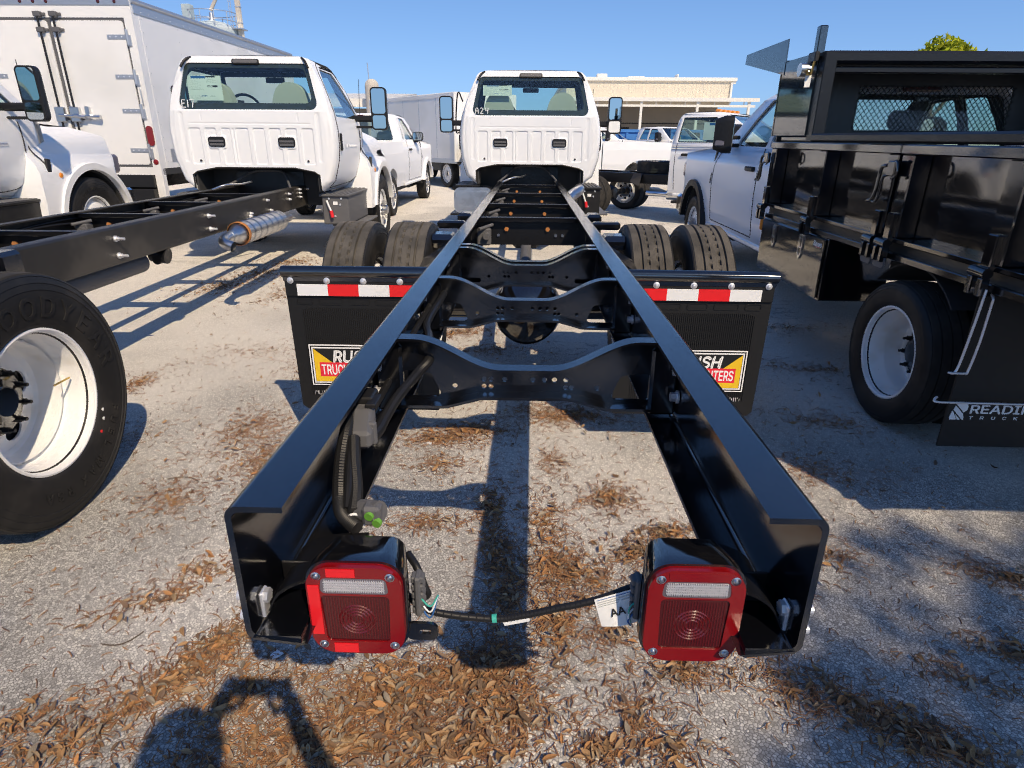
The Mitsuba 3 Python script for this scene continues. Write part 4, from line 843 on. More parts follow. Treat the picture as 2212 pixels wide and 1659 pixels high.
    if bed:
        for s_ in (-1, 1): t.add('tail_lamp', box(s_ * .86, s_ * .99, ra - 1.17, ra - 1.12, .95, 1.33, .02), 'red_lens')
        t.add('tailgate', box(-.80, .80, ra - 1.165, ra - 1.14, .78, 1.38, .01), paint); t.add('bumper', box(-.95, .95, ra - 1.32, ra - 1.17, .52, .70, .03), 'chrome')
    t.add('underbody', box(-.62, .62, (ra - 1.1) if bed else cb, .6, .34, .52), 'trim_dark')
    return t

# ------------------------------------------------------------------ black dump truck on the right (measured in world metres)
XC = 3.22
D = pickup('dump_truck', 'white crew cab truck with a gloss black dump body, at the right edge', mtx(XC, 8.72), cab='crew', bed=False, paint='silver_paint', flare='plastic_black', dual=True, fold=True, cat_='dump truck', cb=-3.08, ra=3.38 - 8.72)
DI = np.linalg.inv(mtx(XC, 8.72))
dd = lambda p, m, b, sm=False, **k: D.add(p, m, b, sm, DI, **k)
mx = lambda m: mk(m.vertices * (-1, 1, 1) + (2 * XC, 0, 0), m.faces[:, ::-1])
both = lambda p, m, b, sm=False, **k: (dd(p, m, b, sm, **k), dd(p, mx(m), b, sm, **k))[0]
GB = 'gloss_black'; YB = 1.55
dd('dump_floor', box(2.06, 2 * XC - 2.06, YB, 5.44, .955, 1.0), GB)
both('side_ledge', box(2.0, 2.13, YB, 5.44, 1.006, 1.03, .003), GB)
both('sill_rail', cat(box(2.035, 2.10, YB, 5.44, .95, 1.006)), 'frame_worn'); both('sill_rail', box(2.005, 2.07, YB, 5.44, .915, .95, .004), 'frame_paint')
both('side_panel', box(2.10, 2.112, 3.60, 5.50, 1.03, 1.50), GB); both('side_panel', box(2.10, 2.112, YB, 3.59, 1.03, 1.50), GB)
for y0, y1 in ((5.396, 5.50), (4.491, 4.597), (3.612, 3.712), (3.466, 3.578), (2.66, 2.78), (1.75, 1.85)):
    both('side_post', box(2.0, 2.10, y0, y1, 1.03, 1.458, .006), GB)
    yc = (y0 + y1) / 2
    own = both('hinge', box(1.975, 2.005, yc - .03, yc + .03, .99, 1.16, .005), GB)
    dd(f'{own}/hinge_barrel', cat(cyl((1.965, yc - .05, 1.0), (1.965, yc + .05, 1.0), .024, 12)), 'frame_paint', 40)
    dd(f'{own}/hinge_tooth', cat(box(1.945, 1.985, yc - .05, yc - .02, .90, .98, .004), box(1.945, 1.985, yc + .015, yc + .045, .90, .98, .004)), GB)
    if 3.4 < yc < 3.8: dd(f'{own}/hinge_plate', prism(rr(yc - .055, .865, yc + .055, .93, .02), 'x', 1.965, 1.975), 'plastic_grey')
both('top_rail', box(1.995, 2.112, 3.60, 5.52, 1.458, 1.508, .006), GB); both('top_rail', box(1.995, 2.112, YB, 3.59, 1.458, 1.508, .006), GB)
both('upper_tube', box(2.0, 2.06, YB, 4.80, 1.513, 1.568, .012), 'frame_dark')
both('panel_tube', box(2.04, 2.10, 4.80, 5.52, 1.513, 1.55, .008), GB)
for yc in (3.595, 5.50):
    own = dd('latch', cat(box(1.955, 1.985, yc - .045, yc + .03, 1.345, 1.425, .006)), GB)
    dd(f'{own}/latch_bail', tube(smooth_path([(1.965, yc - .03, 1.425), (1.955, yc - .07, 1.41), (1.955, yc - .08, 1.36), (1.96, yc - .03, 1.335)], 5), .007, 7), GB, True)
    dd(f'{own}/latch_handle', tube(smooth_path([(1.965, yc + .05, 1.40), (1.96, yc + .09, 1.38), (1.955, yc + .095, 1.26), (1.95, yc + .11, 1.215), (1.95, yc + .15, 1.205)], 6), .010, 8), GB, True)
    dd(f'{own}/latch_handle', tube(smooth_path([(1.965, yc + .03, 1.35), (1.955, yc + .05, 1.33), (1.955, yc + .055, 1.24), (1.95, yc + .07, 1.205), (1.95, yc + .10, 1.205)], 6), .008, 8), GB, True)
dd('marker_lamp', box(1.99, 2.02, 5.46, 5.50, .80, .92, .012), 'amber'); dd('marker_lamp', box(1.995, 2.01, 4.95, 5.20, .955, .985, .004), 'tape_white') if False else None
# headboard with its window and mesh
w0, w1, z0, z1 = 2.62, 2 * XC - 2.62, 1.60, 1.92
hb = sg.box(2.02, 1.5, 2 * XC - 2.02, 2.10).difference(rr(w0, z0, w1, z1, .02))
dd('headboard', prism(hb, 'y', 5.49, 5.50), 'frame_dark')
ms = []
n_ = int((w1 - w0 + z1 - z0) / .042)
for k in range(n_ + 8):
    for sg_ in (-1, 1):
        a = sg.LineString([(w0 - .5 + .042 * k - sg_ * .4 + (.4 if sg_ > 0 else -.0), z0 - .02), (w0 - .5 + .042 * k - sg_ * .4 + (.4 if sg_ > 0 else -.0) + sg_ * .30, z1 + .02)]).intersection(sg.box(w0 - .01, z0 - .01, w1 + .01, z1 + .01))
        if a.length > .02:
            (xa, za), (xb, zb) = a.coords[0], a.coords[-1]; ms.append(tube([(xa, 5.482 - .003 * sg_, za), (xb, 5.482 - .003 * sg_, zb)], .0034, 5, False))
dd('headboard/window_mesh', cat(ms), 'frame_dark', kind='stuff')
both('headboard_side', box(2.0, 2.012, 4.90, 5.545, 1.556, 2.085), GB); both('headboard_side', box(1.996, 2.02, 5.535, 5.56, 1.55, 2.10, .004), GB)
both('corner_post', box(2.012, 2.10, 4.80, 4.90, 1.51, 2.09, .006), 'frame_dark')
dd('top_beam', box(2.03, 2 * XC - 2.03, 4.80, 4.90, 2.015, 2.095, .018), 'frame_dark'); dd('top_beam', box(2.10, 2 * XC - 2.10, 4.84, 4.90, 1.96, 2.0, .006), 'frame_dark')
dd('tarp_roll', cyl((2.05, 4.97, 2.06), (2 * XC - 2.05, 4.97, 2.06), .05, 16), 'rubber_flap', 40)
dd('headboard_roof', box(2.01, 2 * XC - 2.01, 4.90, 5.50, 2.085, 2.095), GB)
sh = hull([(2.005, 5.48, 2.09), (2 * XC - 2.005, 5.48, 2.09), (2.005, 6.49, 2.20), (2 * XC - 2.005, 6.49, 2.20), (2.005, 5.48, 2.10), (2 * XC - 2.005, 5.48, 2.10), (2.005, 6.49, 2.21), (2 * XC - 2.005, 6.49, 2.21)]); dd('cab_shield', sh, GB)
both('shield_side', prism(poly((6.478, 2.247), (5.487, 2.251), (5.481, 1.997), (6.494, 2.169)), 'x', 1.995, 2.005), GB)
both('tarp_arm', box(1.975, 2.03, 4.87, 4.93, 2.06, 2.255, .006), GB)
own = dd('tarp_motor', cyl((1.90, 4.93, 1.985), (2.0, 4.93, 1.985), .045, 18), 'steel', 40); dd(f'{own}/bracket', box(1.965, 1.998, 4.86, 4.98, 2.03, 2.095, .006), 'frame_worn'); dd(f'{own}/brass_arm', cat(tube([(1.955, 4.83, 2.03), (1.955, 4.85, 1.95)], .008, 8), cyl((1.93, 4.87, 1.965), (1.96, 4.87, 1.965), .02, 10)), 'brass', 30)
dd(f'{own}/tag', hull([(1.93, 4.88, 1.945), (1.975, 4.88, 1.95), (1.93, 4.88, 1.87), (1.97, 4.88, 1.875), (1.93, 4.8815, 1.945), (1.97, 4.8815, 1.87)]), 'paper')
dd('beacon_base', box(2.55, 3.2, 6.0, 6.5, 2.0, 2.06), 'white_paint') if False else None
# under the body: tool box, frame, fenders, mud flap
own = both('tool_box', box(2.005, 2.45, 4.225, 5.44, .49, .91, .006), GB)
dd(f'{own}/lid', box(1.99, 2.005, 4.245, 5.425, .505, .905, .006), GB)
for yc in (5.125, 4.60):
    o = poly((yc - .033, .885), (yc + .033, .885), (yc + .033, .755), (yc, .715), (yc - .033, .755))
    lt = dd(f'{own}/latch', prism(o.difference(o.buffer(-.010)), 'x', 1.980, 1.990), 'chrome'); dd(f'{own}/latch_cup', prism(o.buffer(-.010), 'x', 1.984, 1.990), 'frame_paint'); dd(f'{own}/latch_lever', cat(box(1.976, 1.986, yc - .006, yc + .008, .80, .865, .003), box(1.978, 1.986, yc - .024, yc + .024, .792, .802, .002)), 'chrome')
dd(f'{own}/sticker', box(1.9885, 1.990, 4.27, 4.41, .835, .882), 'decal_black'); dd(f'{own}/lettering', text_on('Buyers', .034, (1.9885, 4.34, .862), (0, -1, 0), (0, 0, 1), .0008, .125), 'decal_white'); dd(f'{own}/text_line', box(1.988, 1.9885, 4.30, 4.37, .838, .843), 'red_paint')
for s_ in (-1, 1): dd('frame_rail', channel(YB, 8.5, .88, .20, side=s_).apply_translation((XC, 0, 0)), 'frame_dark', 30)
for y in (2.2, 4.2, 5.2): dd('body_crossbar', box(2.1, 2 * XC - 2.1, y, y + .06, .88, .955), 'frame_dark')
dd('rear_axle', cat(cyl((2.3, 3.38, .405), (2 * XC - 2.3, 3.38, .405), .06, 14), move(lathe([(0, -.16), (.10, -.15), (.16, 0), (.10, .15), (0, .16)], 20, 'y'), XC, 3.38, .405)), 'frame_dark', 40)
dd('fuel_tank', box(2.72, 3.0, 5.6, 6.8, .42, .70, .04), 'trim_dark')
own = both('mud_flap', box(1.985, 2.66, 2.70, 2.712, .16, .90, .003), 'rubber_flap')
r_ = (2.005, .302, 2.078, .384); o = rr(*r_, .010)
em = poly((r_[0] + .018, r_[3]), (r_[2] - .006, r_[3]), (r_[2], r_[3] - .012), (r_[2], r_[3] - .030), (r_[2] - .016, r_[3] - .046), (r_[2] - .006, r_[1]), (r_[0] + .038, r_[1]), (r_[0] + .008, r_[1] + .052))
cutl = sg.LineString([(r_[0] - .01, r_[1] + .066), (r_[2] - .005, r_[1] - .012)]).buffer(.003).union(sg.LineString([(r_[0] + .0, r_[3] + .01), (r_[2], r_[1] + .02)]).buffer(.003))
e2 = poly((r_[0] + .006, r_[1] + .044), (r_[0] + .030, r_[1] + .004), (r_[0] + .004, r_[1] + .002), (r_[0], r_[1] + .012)).buffer(.002)
dd(f'{own}/emblem', prism(em.difference(cutl).union(e2), 'y', 2.6985, 2.70), 'decal_white')
dd(f'{own}/lettering', text_on('READING', .042, (2.092 + .172, 2.6997, .357), (1, 0, 0), (0, 0, 1), .001, .345), 'decal_white')
for k, ch in enumerate('TRUCK'): dd(f'{own}/lettering', text_on(ch, .015, (2.104 + .052 * k, 2.6997, .313), (1, 0, 0), (0, 0, 1), .001, .018), 'decal_white')
for pts in ([(1.972, 2.66, .935), (1.962, 2.66, .75), (1.945, 2.66, .566), (1.905, 2.65, .556)], [(2.03, 2.70, .905), (2.012, 2.66, .895), (2.012, 2.66, .86), (2.010, 2.66, .70), (1.997, 2.66, .562), (1.98, 2.655, .552), (1.905, 2.65, .556)], [(1.90, 2.67, .43), (1.885, 2.66, .42), (1.90, 2.65, .412), (2.1, 2.66, .405), (2.5, 2.66, .400)]):
    dd(f'{own}/stay_rod', tube(smooth_path(pts, 5), .0055, 8), 'zinc', True)
both('fender', cat(prism(sg.Point(3.38, .405).buffer(.50, quad_segs=16).difference(sg.Point(3.38, .405).buffer(.49, quad_segs=16)).difference(sg.box(2, -1, 5, .75)), 'x', 2.1, 2.6)), 'trim_dark')
dd('tailgate', box(2.05, 2 * XC - 2.05, YB - .03, YB, .96, 1.55, .006), GB)
# lettering on the tyre
own, L_ = None, None

# ------------------------------------------------------------------ cab and chassis truck facing right, with a spare tyre on it
th = math.radians(35); hx, hy = math.cos(th), -math.sin(th); nx_, ny_ = math.sin(th), math.cos(th)
fx, fy = 2.62 + nx_ * 1.0 + 2.62 * hx, 12.35 + ny_ * 1.0 + 2.62 * hy
MF = mtx(fx, fy, 0, math.atan2(hy, hx) - math.pi / 2)
F = pickup('cab_chassis_truck', 'white single cab truck facing right with a spare tyre lying on its bare black frame', MF, cab='reg', bed=False, dual=True, fold=True, cat_='truck', ra=-4.35, cb=-2.62)
for s_ in (-1, 1): F.add('frame_rail', channel(-5.4, .5, .86, .20, side=s_), 'frame_dark', 30)
for y in (-2.6, -3.3, -4.1, -4.85): F.add('cross_member', box(-.42, .42, y, y + .05, .70, .85), 'frame_dark')
F.add('muffler', cat(cyl((.62, -2.75, .50), (.62, -1.6, .50), .10, 20), cyl((.62, -3.2, .50), (.62, -2.75, .50), .05, 14)), 'chrome', 40)
F.add('step_bar', cat(box(.92, 1.05, -2.5, -.9, .38, .43, .012)), 'plastic_black')
F.add('shock_bracket', cat(hull([(.44, -3.6, .86), (.60, -3.6, .70), (.44, -3.4, .86), (.60, -3.4, .62)])), 'frame_worn')
F.add('axle', cyl((-.9, -4.35, .405), (.9, -4.35, .405), .065, 14), 'frame_dark', 40)
F.add('differential', move(lathe([(0, -.16), (.12, -.14), (.17, 0), (.12, .14), (0, .16)], 20, 'y'), 0, -4.35, .405), 'frame_dark', 40)
st = Thing('spare_tyre', 'black spare tyre lying flat on the bare frame behind the single cab', 'tyre', None, MF)
Ls = trimesh.transformations.translation_matrix((.0, -3.30, .975)) @ trimesh.transformations.rotation_matrix(-math.pi / 2, (0, 1, 0))
for part, m, b, sm in wheel_set(.405, .262, .225, 'dish'):
    if part in ('', 'tyre', 'tread'): st.add({'': 'rim'}.get(part, part), m, b, sm, Ls)
Fs = Thing('window_sticker', 'white price sheet in the side window of the single cab truck facing right', 'sticker', None, MF)
Fs.add('sheet', box(.80, .803, -2.10, -1.68, 1.50, 1.80), 'paper'); Fs.add('header', box(.803, .805, -2.0, -1.85, 1.75, 1.79), 'ink_blue')

# ------------------------------------------------------------------ the other pickups and cars
pickup('pickup_truck', 'white extended cab pickup behind the truck marked E17, seen from behind', mtx(-3.66, 17.0, 0, -.022), cab='super', bed=True, tow=False, R=.39)
pickup('pickup_truck', 'white pickup parked across the lot, only its long bed side showing beside the middle cab', mtx(-1.0, 20.2, 0, math.pi / 2), cab='crew', bed=True, tow=True)
for k, (x, y, rz, cab, lab) in enumerate(((5.2, 30.5, -1.9, 'crew', 'small distant white pickup in front of the blue container, to its middle'), (7.2, 28.0, -2.6, 'crew', 'distant white pickup facing the camera beside the single cab truck'), (2.2, 25.5, -1.35, 'super', 'distant white pickup half hidden behind the middle cab'))):
    pickup('pickup_truck', lab, mtx(x, y, 0, rz), cab=cab, bed=True)

# ------------------------------------------------------------------ box truck on the left
def rivets(pts, r=.006): return cat(*[trimesh.creation.icosphere(subdivisions=0, radius=r).apply_translation(p_) for p_ in pts])
BX0, BX1, BY0, BY1, BZ0, BZ1 = -8.70, -6.08, 10.60, 17.4, .95, 3.33
Bt = Thing('box_truck', 'tall white box truck at the left with closed double rear doors', 'box truck')
Bt.add('side_wall', box(BX1 - .04, BX1, BY0 + .10, BY1, BZ0 + .05, BZ1), 'white_panel'); Bt.add('side_wall', box(BX0, BX0 + .04, BY0 + .1, BY1, BZ0 + .05, BZ1), 'white_panel')
Bt.add('front_wall', box(BX0, BX1, BY1 - .04, BY1, BZ0, BZ1), 'white_panel'); Bt.add('roof', box(BX0, BX1, BY0, BY1, BZ1 + .06, BZ1 + .10, .01), 'white_panel')
Bt.add('floor', box(BX0, BX1, BY0 + .05, BY1, BZ0 - .05, BZ0 + .05), 'trim_dark')
own = Bt.add('roof_rail', cat(box(BX1 - .05, BX1 + .012, BY0 + .05, BY1, BZ1 - .10, BZ1 + .05, .008), tube([(BX1 - .01, BY0 + .02, BZ1 + .07), (BX1 - .01, BY1, BZ1 + .07)], .045, 12)), 'galv', 30)
Bt.add(f'{own}/rivet', rivets([(BX1 + .012, BY0 + .25 + .21 * k, BZ1 - .055) for k in range(31)], .009), 'zinc', kind='stuff')
Bt.add('roof_rail', box(BX0 - .012, BX0 + .05, BY0 + .05, BY1, BZ1 - .10, BZ1 + .10, .008), 'galv')
for j, y in enumerate((10.84, 11.9, 13.1, 14.3, 15.5)):
    Bt.add('side_rivet', rivets([(BX1 + .001, y, BZ0 + .15 + .19 * k) for k in range(12)], .008), 'galv', kind='stuff')
    if j == 0: Bt.add('side_strip', box(BX1, BX1 + .004, y - .06, y - .02, BZ0 + .05, BZ1 - .1), 'white_panel')
Bt.add('side_bracket', box(BX1, BX1 + .012, 10.98, 11.22, 1.10, 1.30, .003), 'galv'); Bt.add('vent', box(BX1, BX1 + .005, 13.9, 14.2, 2.02, 2.20), 'ink_black')
fr_ = sg.box(BX0, .90, BX1, BZ1 + .08).difference(sg.box(BX0 + .15, 1.02, BX1 - .13, BZ1 - .16)); Bt.add('rear_frame', prism(fr_, 'y', BY0, BY0 + .12), 'white_panel')
Bt.add('rear_header', box(BX0, BX1, BY0 - .012, BY0, BZ1 - .0, BZ1 + .10, .004), 'galv')
for x in (-8.1, -7.75, -7.55, -7.35, -6.55, -6.3): Bt.add('marker_lamp', lathe([(0, -.014), (.018, -.012), (.026, 0)], 14, 'y').apply_translation((x, BY0 - .012, BZ1 + .05)), 'red_dark', 30)
xm = -7.385
for x0, x1, sd in ((BX0 + .16, xm - .012, -1), (xm + .012, BX1 - .14, 1)):
    own = Bt.add('rear_door', cat(box(x0, x1, BY0 + .02, BY0 + .06, 1.03, BZ1 - .17), prism(rr(x0 + .02, 1.06, x1 - .02, BZ1 - .20, .05), 'y', BY0 - .004, BY0 + .02)), 'white_panel')
    Bt.add(f'{own}/door_seal', prism(sg.box(x0 - .012, 1.02, x1 + .012, BZ1 - .16).difference(rr(x0 + .018, 1.058, x1 - .018, BZ1 - .198, .05)), 'y', BY0 + .012, BY0 + .021), 'plastic_grey')
    xr = x0 + .10 if sd > 0 else x1 - .12
    Bt.add(f'{own}/lock_rod', cyl((xr, BY0 - .045, 1.1), (xr, BY0 - .045, BZ1 - .10), .016, 10), 'plastic_black', 40)
    for z in (BZ1 - .12, BZ1 - .33, 1.75): Bt.add(f'{own}/rod_bracket', cat(box(xr - .05, xr + .06, BY0 - .07, BY0 - .0, z - .035, z + .035, .008), box(xr - .02, xr + .11, BY0 - .03, BY0 - .0, z - .02, z + .02, .004)), 'plastic_grey')
    Bt.add(f'{own}/lock_handle', cat(box(xr - .07, xr + .08, BY0 - .08, BY0, 1.70, 1.92, .01), tube([(xr, BY0 - .08, 1.80), (xr + .22, BY0 - .075, 1.785), (xr + .42, BY0 - .075, 1.775)], (.022, .022, .034), 10), box(xr + .17, xr + .24, BY0 - .07, BY0, 1.74, 1.93, .012)), 'steel')
    xh = x1 if sd > 0 else x0
    for z in (BZ1 - .42, 2.36, 1.87, 1.28):
        Bt.add(f'{own}/hinge', cat(box(xh + .03 * sd, xh - .30 * sd, BY0 - .016, BY0 - .003, z - .032, z + .032, .004), cyl((xh + .02 * sd, BY0 - .02, z - .11), (xh + .02 * sd, BY0 - .02, z + .10), .024, 10), box(xh + .0, xh + .07 * sd, BY0 - .02, BY0, z - .13, z + .03, .006)), 'galv')
        for k in range(3): Bt.add(f'{own}/hinge_bolt', lathe([(0, -.010), (.010, -.007), (.013, 0)], 10, 'y').apply_translation((xh - (.07 + .09 * k) * sd, BY0 - .016, z)), 'zinc', 30)
own = Bt.add('tail_lamp', move(prism(rr(-.05, -.15, .05, .15, .05), 'y', BY0 - .025, BY0), BX1 - .065, 0, 1.50), 'red_lens'); Bt.add('tail_lamp', lathe([(0, -.02), (.035, -.015), (.045, 0)], 16, 'y').apply_translation((BX1 - .065, BY0, 1.10)), 'red_lens', 30)
Bt.add('tie_chain', tube(smooth_path([(BX1 - .08, BY0 - .02, 2.2), (BX1 - .07, BY0 - .03, 2.05), (BX1 - .075, BY0 - .02, 1.95)], 6), .01, 6), 'galv', True)
Bt.add('bumper', cat(box(BX0 + .15, BX1 - .13, BY0 - .06, BY0 + .1, .70, .90, .01), box(BX0 + .15, BX1 - .13, BY0 - .12, BY0 + .3, .38, .68, .01)), 'plastic_black')
Bt.add('corner_post', box(BX1 - .13, BX1, BY0 + .0, BY0 + .12, .45, .91, .006), 'white_panel')
for s_, x in ((1, BX1 - .30), (-1, BX0 + .30)): put_wheel(Bt, 'wheel', (x, 13.2, .5), s_, .5, .29, .25, 'dish'); put_wheel(Bt, 'wheel', (x, 19.2, .5), s_, .5, .29, .25, 'convex')
Bt.add('cab', hull([(x, y, z) for x in (BX0 + .2, BX1 - .2) for y, z in ((17.45, .7), (17.45, 2.4), (18.6, 2.4), (19.3, 1.7), (20.3, 1.5), (20.4, .7))]), 'white_paint'); Bt.add('frame_rail', box(-7.8, -7.0, 10.8, 20, .6, .9), 'frame_dark')

# ------------------------------------------------------------------ distant van body with its side to the camera
Vb = Thing('box_truck', 'grey white box body truck in the distance between the two cabs', 'box truck', None, mtx(-2.27, 20.1, 0, math.radians(-52)))
LX = 6.0
Vb.add('side_wall', cat(box(-LX, 0, -.0, .03, .80, 2.66)), 'white_panel'); Vb.add('end_wall', prism(rr(.0, .80, 2.3, 2.76, .04), 'x', -.03, 0), 'white_panel')
Vb.add('side_wall', box(-LX, 0, 2.27, 2.3, .8, 2.66), 'white_panel'); Vb.add('roof', box(-LX, -.02, .02, 2.28, 2.70, 2.76, .02), 'galv'); Vb.add('roof_rail', box(-LX, .02, -.015, .05, 2.62, 2.76, .02), 'white_panel'); Vb.add('base_rail', box(-LX, .02, -.012, .04, .74, .88, .01), 'galv')
Vb.add('corner_post', tube([(.0, .0, .8), (.0, .0, 2.72)], .05, 14), 'white_panel', 40)
for k in range(1, 6): Vb.add('panel_seam', box(-k * 1.1 - .03, -k * 1.1, -.006, .0, .9, 2.62), 'galv')
Vb.add('chassis', box(-LX, -.2, .6, 1.7, .45, .74), 'frame_dark')
for x in (.9, 5.4):
    for y, s_ in ((.3, -1), (2.0, 1)): put_wheel(Vb, 'wheel', (0, 0, 0), 1, .42, .27, .25, 'convex') if False else None
Lw = lambda x, y, s_: trimesh.transformations.translation_matrix((-x, y, .42)) @ trimesh.transformations.rotation_matrix(-s_ * math.pi / 2, (0, 0, 1))
for x in (.75, 5.3):
    for y, s_ in ((.22, 1), (2.08, -1)):
        own = None
        for part, m, b, sm in wheel_set(.42, .27, .24, 'convex'):
            if part == '': own = Vb.add('wheel', m, b, sm, Lw(x, y, s_))
            elif part in ('tyre', 'tread'): Vb.add(f'{own}/{part}', m, b, sm, Lw(x, y, s_))

# ------------------------------------------------------------------ buildings, container, silo
Bg = Thing('warehouse', 'low beige warehouse with a white awning on posts, at the back right', 'building')
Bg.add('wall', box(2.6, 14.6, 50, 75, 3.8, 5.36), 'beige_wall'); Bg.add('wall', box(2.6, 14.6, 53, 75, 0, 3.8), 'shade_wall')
own = Bg.add('roof', cat(box(2.4, 14.9, 49.8, 75.2, 5.36, 5.60, .03)), 'cream_trim')
for x0, w_, h_ in ((4.9, .75, .30), (7.2, 1.2, .14), (10.8, .12, .30)): Bg.add(f'{own}/roof_unit', box(x0, x0 + w_, 51, 51.9, 5.6, 5.62 + h_, .03), 'cream_trim')
Bg.add('gutter', box(14.6, 14.85, 49.9, 50.2, 5.2, 5.45, .02), 'cream_trim'); Bg.add('downpipe', box(14.5, 14.62, 49.85, 49.98, 3.9, 5.3), 'cream_trim')
for k in range(46): Bg.add('wall_rib', box(2.7 + .26 * k, 2.73 + .26 * k, 49.985, 50, 3.9, 5.3), 'beige_wall')
own = Bg.add('awning', hull([(2.2, 46.6, 3.98), (15.6, 46.6, 3.98), (2.2, 50, 4.18), (15.6, 50, 4.18), (2.2, 46.6, 4.06), (15.6, 46.6, 4.06), (2.2, 50, 4.26), (15.6, 50, 4.26)]), 'cream_trim')
Bg.add(f'{own}/fascia', box(2.2, 15.6, 46.55, 46.62, 3.86, 4.10), 'cream_trim'); Bg.add(f'{own}/beam', box(2.2, 15.4, 46.7, 46.85, 3.52, 3.66), 'cream_trim')
for x in (4.0, 7.55, 11.4, 14.9): Bg.add('post', cat(box(x, x + .16, 46.68, 46.86, 0, 3.9)), 'cream_trim')
for k in range(13): Bg.add(f'{own}/web_bar', box(2.6 + 1.0 * k, 2.66 + 1.0 * k, 46.75, 46.8, 3.66, 3.9), 'cream_trim')
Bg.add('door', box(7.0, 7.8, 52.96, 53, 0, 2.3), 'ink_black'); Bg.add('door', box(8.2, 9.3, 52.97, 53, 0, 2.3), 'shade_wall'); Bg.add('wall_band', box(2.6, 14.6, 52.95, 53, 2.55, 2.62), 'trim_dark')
Dp = Thing('dump_container', 'long blue steel waste container in front of the warehouse', 'container')
Dp.add('side', box(3.0, 9.2, 32, 32.06, .3, 1.85), 'dumpster_blue'); Dp.add('side', box(3.0, 9.2, 34.3, 34.36, .3, 1.85), 'dumpster_blue'); Dp.add('end', box(9.14, 9.2, 32.06, 34.3, .3, 1.85), 'dumpster_blue'); Dp.add('end', box(3.0, 3.06, 32.06, 34.3, .3, 1.85), 'dumpster_blue')
Dp.add('floor', box(3.0, 9.2, 32, 34.36, .2, .3), 'dumpster_blue'); Dp.add('top_rail', cat(box(2.95, 9.25, 31.92, 32.02, 1.76, 1.90, .02)), 'dumpster_blue')
for k in range(9): Dp.add('side_rib', box(3.2 + .7 * k, 3.3 + .7 * k, 31.93, 32, .3, 1.76), 'dumpster_blue')
Bh = Thing('depot_building', 'pale building with a dark opening, behind the truck marked E17', 'building')
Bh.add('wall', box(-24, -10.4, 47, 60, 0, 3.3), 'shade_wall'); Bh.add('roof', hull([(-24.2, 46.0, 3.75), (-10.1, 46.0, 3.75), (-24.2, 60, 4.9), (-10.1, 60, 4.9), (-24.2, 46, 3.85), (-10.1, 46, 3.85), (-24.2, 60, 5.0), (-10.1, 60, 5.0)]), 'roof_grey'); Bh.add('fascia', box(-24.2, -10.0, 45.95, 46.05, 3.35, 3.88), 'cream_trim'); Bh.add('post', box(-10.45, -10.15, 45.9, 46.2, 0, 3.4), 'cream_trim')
for k in range(40): Bh.add('fascia_rib', box(-24 + .34 * k, -23.88 + .34 * k, 45.92, 45.95, 3.4, 3.62), 'cream_trim')
Dm = Thing('domed_tank', 'white dome topped tank with a thin aerial beside the pale building', 'tank')
Dm.add('shell', lathe([(.46, 0), (.46, 4.55), (.44, 4.72), (.38, 4.86), (.26, 4.98), (.12, 5.03), (0, 5.04)], 28, 'z').apply_translation((-10.62, 45.3, 0)), 'concrete', 40); Dm.add('aerial', cyl((-10.78, 45.3, 4.9), (-10.82, 45.3, 6.0), .03, 6), 'galv')
Sl = Thing('grain_silo', 'pale blue grain silo with a railed top and a tall elevator leg', 'silo')
sc_ = np.array([-22.9, 50.0, 0]); sh_ = Sl.add('tank', lathe([(1.75, 0), (1.75, 8.45), (1.70, 8.55), (.9, 8.95), (.2, 9.1), (0, 9.1)], 40, 'z').apply_translation(sc_), 'tank_blue', 35)
for z in (9.0, 9.55):
    Sl.add(f'{sh_}/rail', tube([sc_ + (1.72 * math.cos(a), 1.72 * math.sin(a), z) for a in np.linspace(0, 6.283, 33)], .025, 6), 'galv', True)
for k in range(12): a = k * .5236; Sl.add(f'{sh_}/rail_post', cyl(sc_ + (1.72 * math.cos(a), 1.72 * math.sin(a), 8.4), sc_ + (1.72 * math.cos(a), 1.72 * math.sin(a), 9.55), .028, 6), 'galv')
Sl.add('hopper', lathe([(.28, 9.0), (.15, 9.3), (.12, 9.6)], 14, 'z').apply_translation(sc_), 'galv', 40)
Sl.add('spout', cyl(sc_ + (0, 0, 9.7), (-20.95, 50, 12.6), .12, 12), 'concrete', 40)
Sl.add('elevator_leg', box(-21.05, -20.74, 49.85, 50.15, 0, 15, .02), 'concrete'); Sl.add('head_box', box(-24.3, -23.7, 48.6, 49.2, 8.6, 9.9, .03), 'tank_blue')
for k in range(14): Sl.add('leg_collar', box(-21.07, -20.72, 49.83, 50.17, 1.0 * k + .9, 1.0 * k + .96), 'galv')
for x in (-21.4, -21.25): Sl.add('ladder_rail', cyl((x, 49.65, 6), (x, 49.65, 14), .02, 6), 'galv')
Sl.add('ladder_rung', cat(*[cyl((-21.4, 49.65, 6 + .3 * k), (-21.25, 49.65, 6 + .3 * k), .014, 5) for k in range(26)]), 'galv', kind='stuff')
Sl.add('walkway', box(-22.0, -20.6, 49.4, 50.5, 8.5, 8.58), 'galv')
Gt = Thing('loading_gantry', 'thin grey steel gantry beside the pale building', 'gantry')
Gt.add('beam', box(-9.6, -6.9, 44.0, 44.2, 3.1, 3.28), 'galv'); Gt.add('leg', box(-6.95, -6.8, 44.0, 44.2, 0, 3.2), 'galv'); Gt.add('brace', hull([(-9.3, 44, 2.0), (-9.3, 44.1, 2.0), (-9.15, 44, 2.0), (-7.9, 44, 3.1), (-7.75, 44.1, 3.1), (-7.9, 44.1, 3.1)]), 'galv')

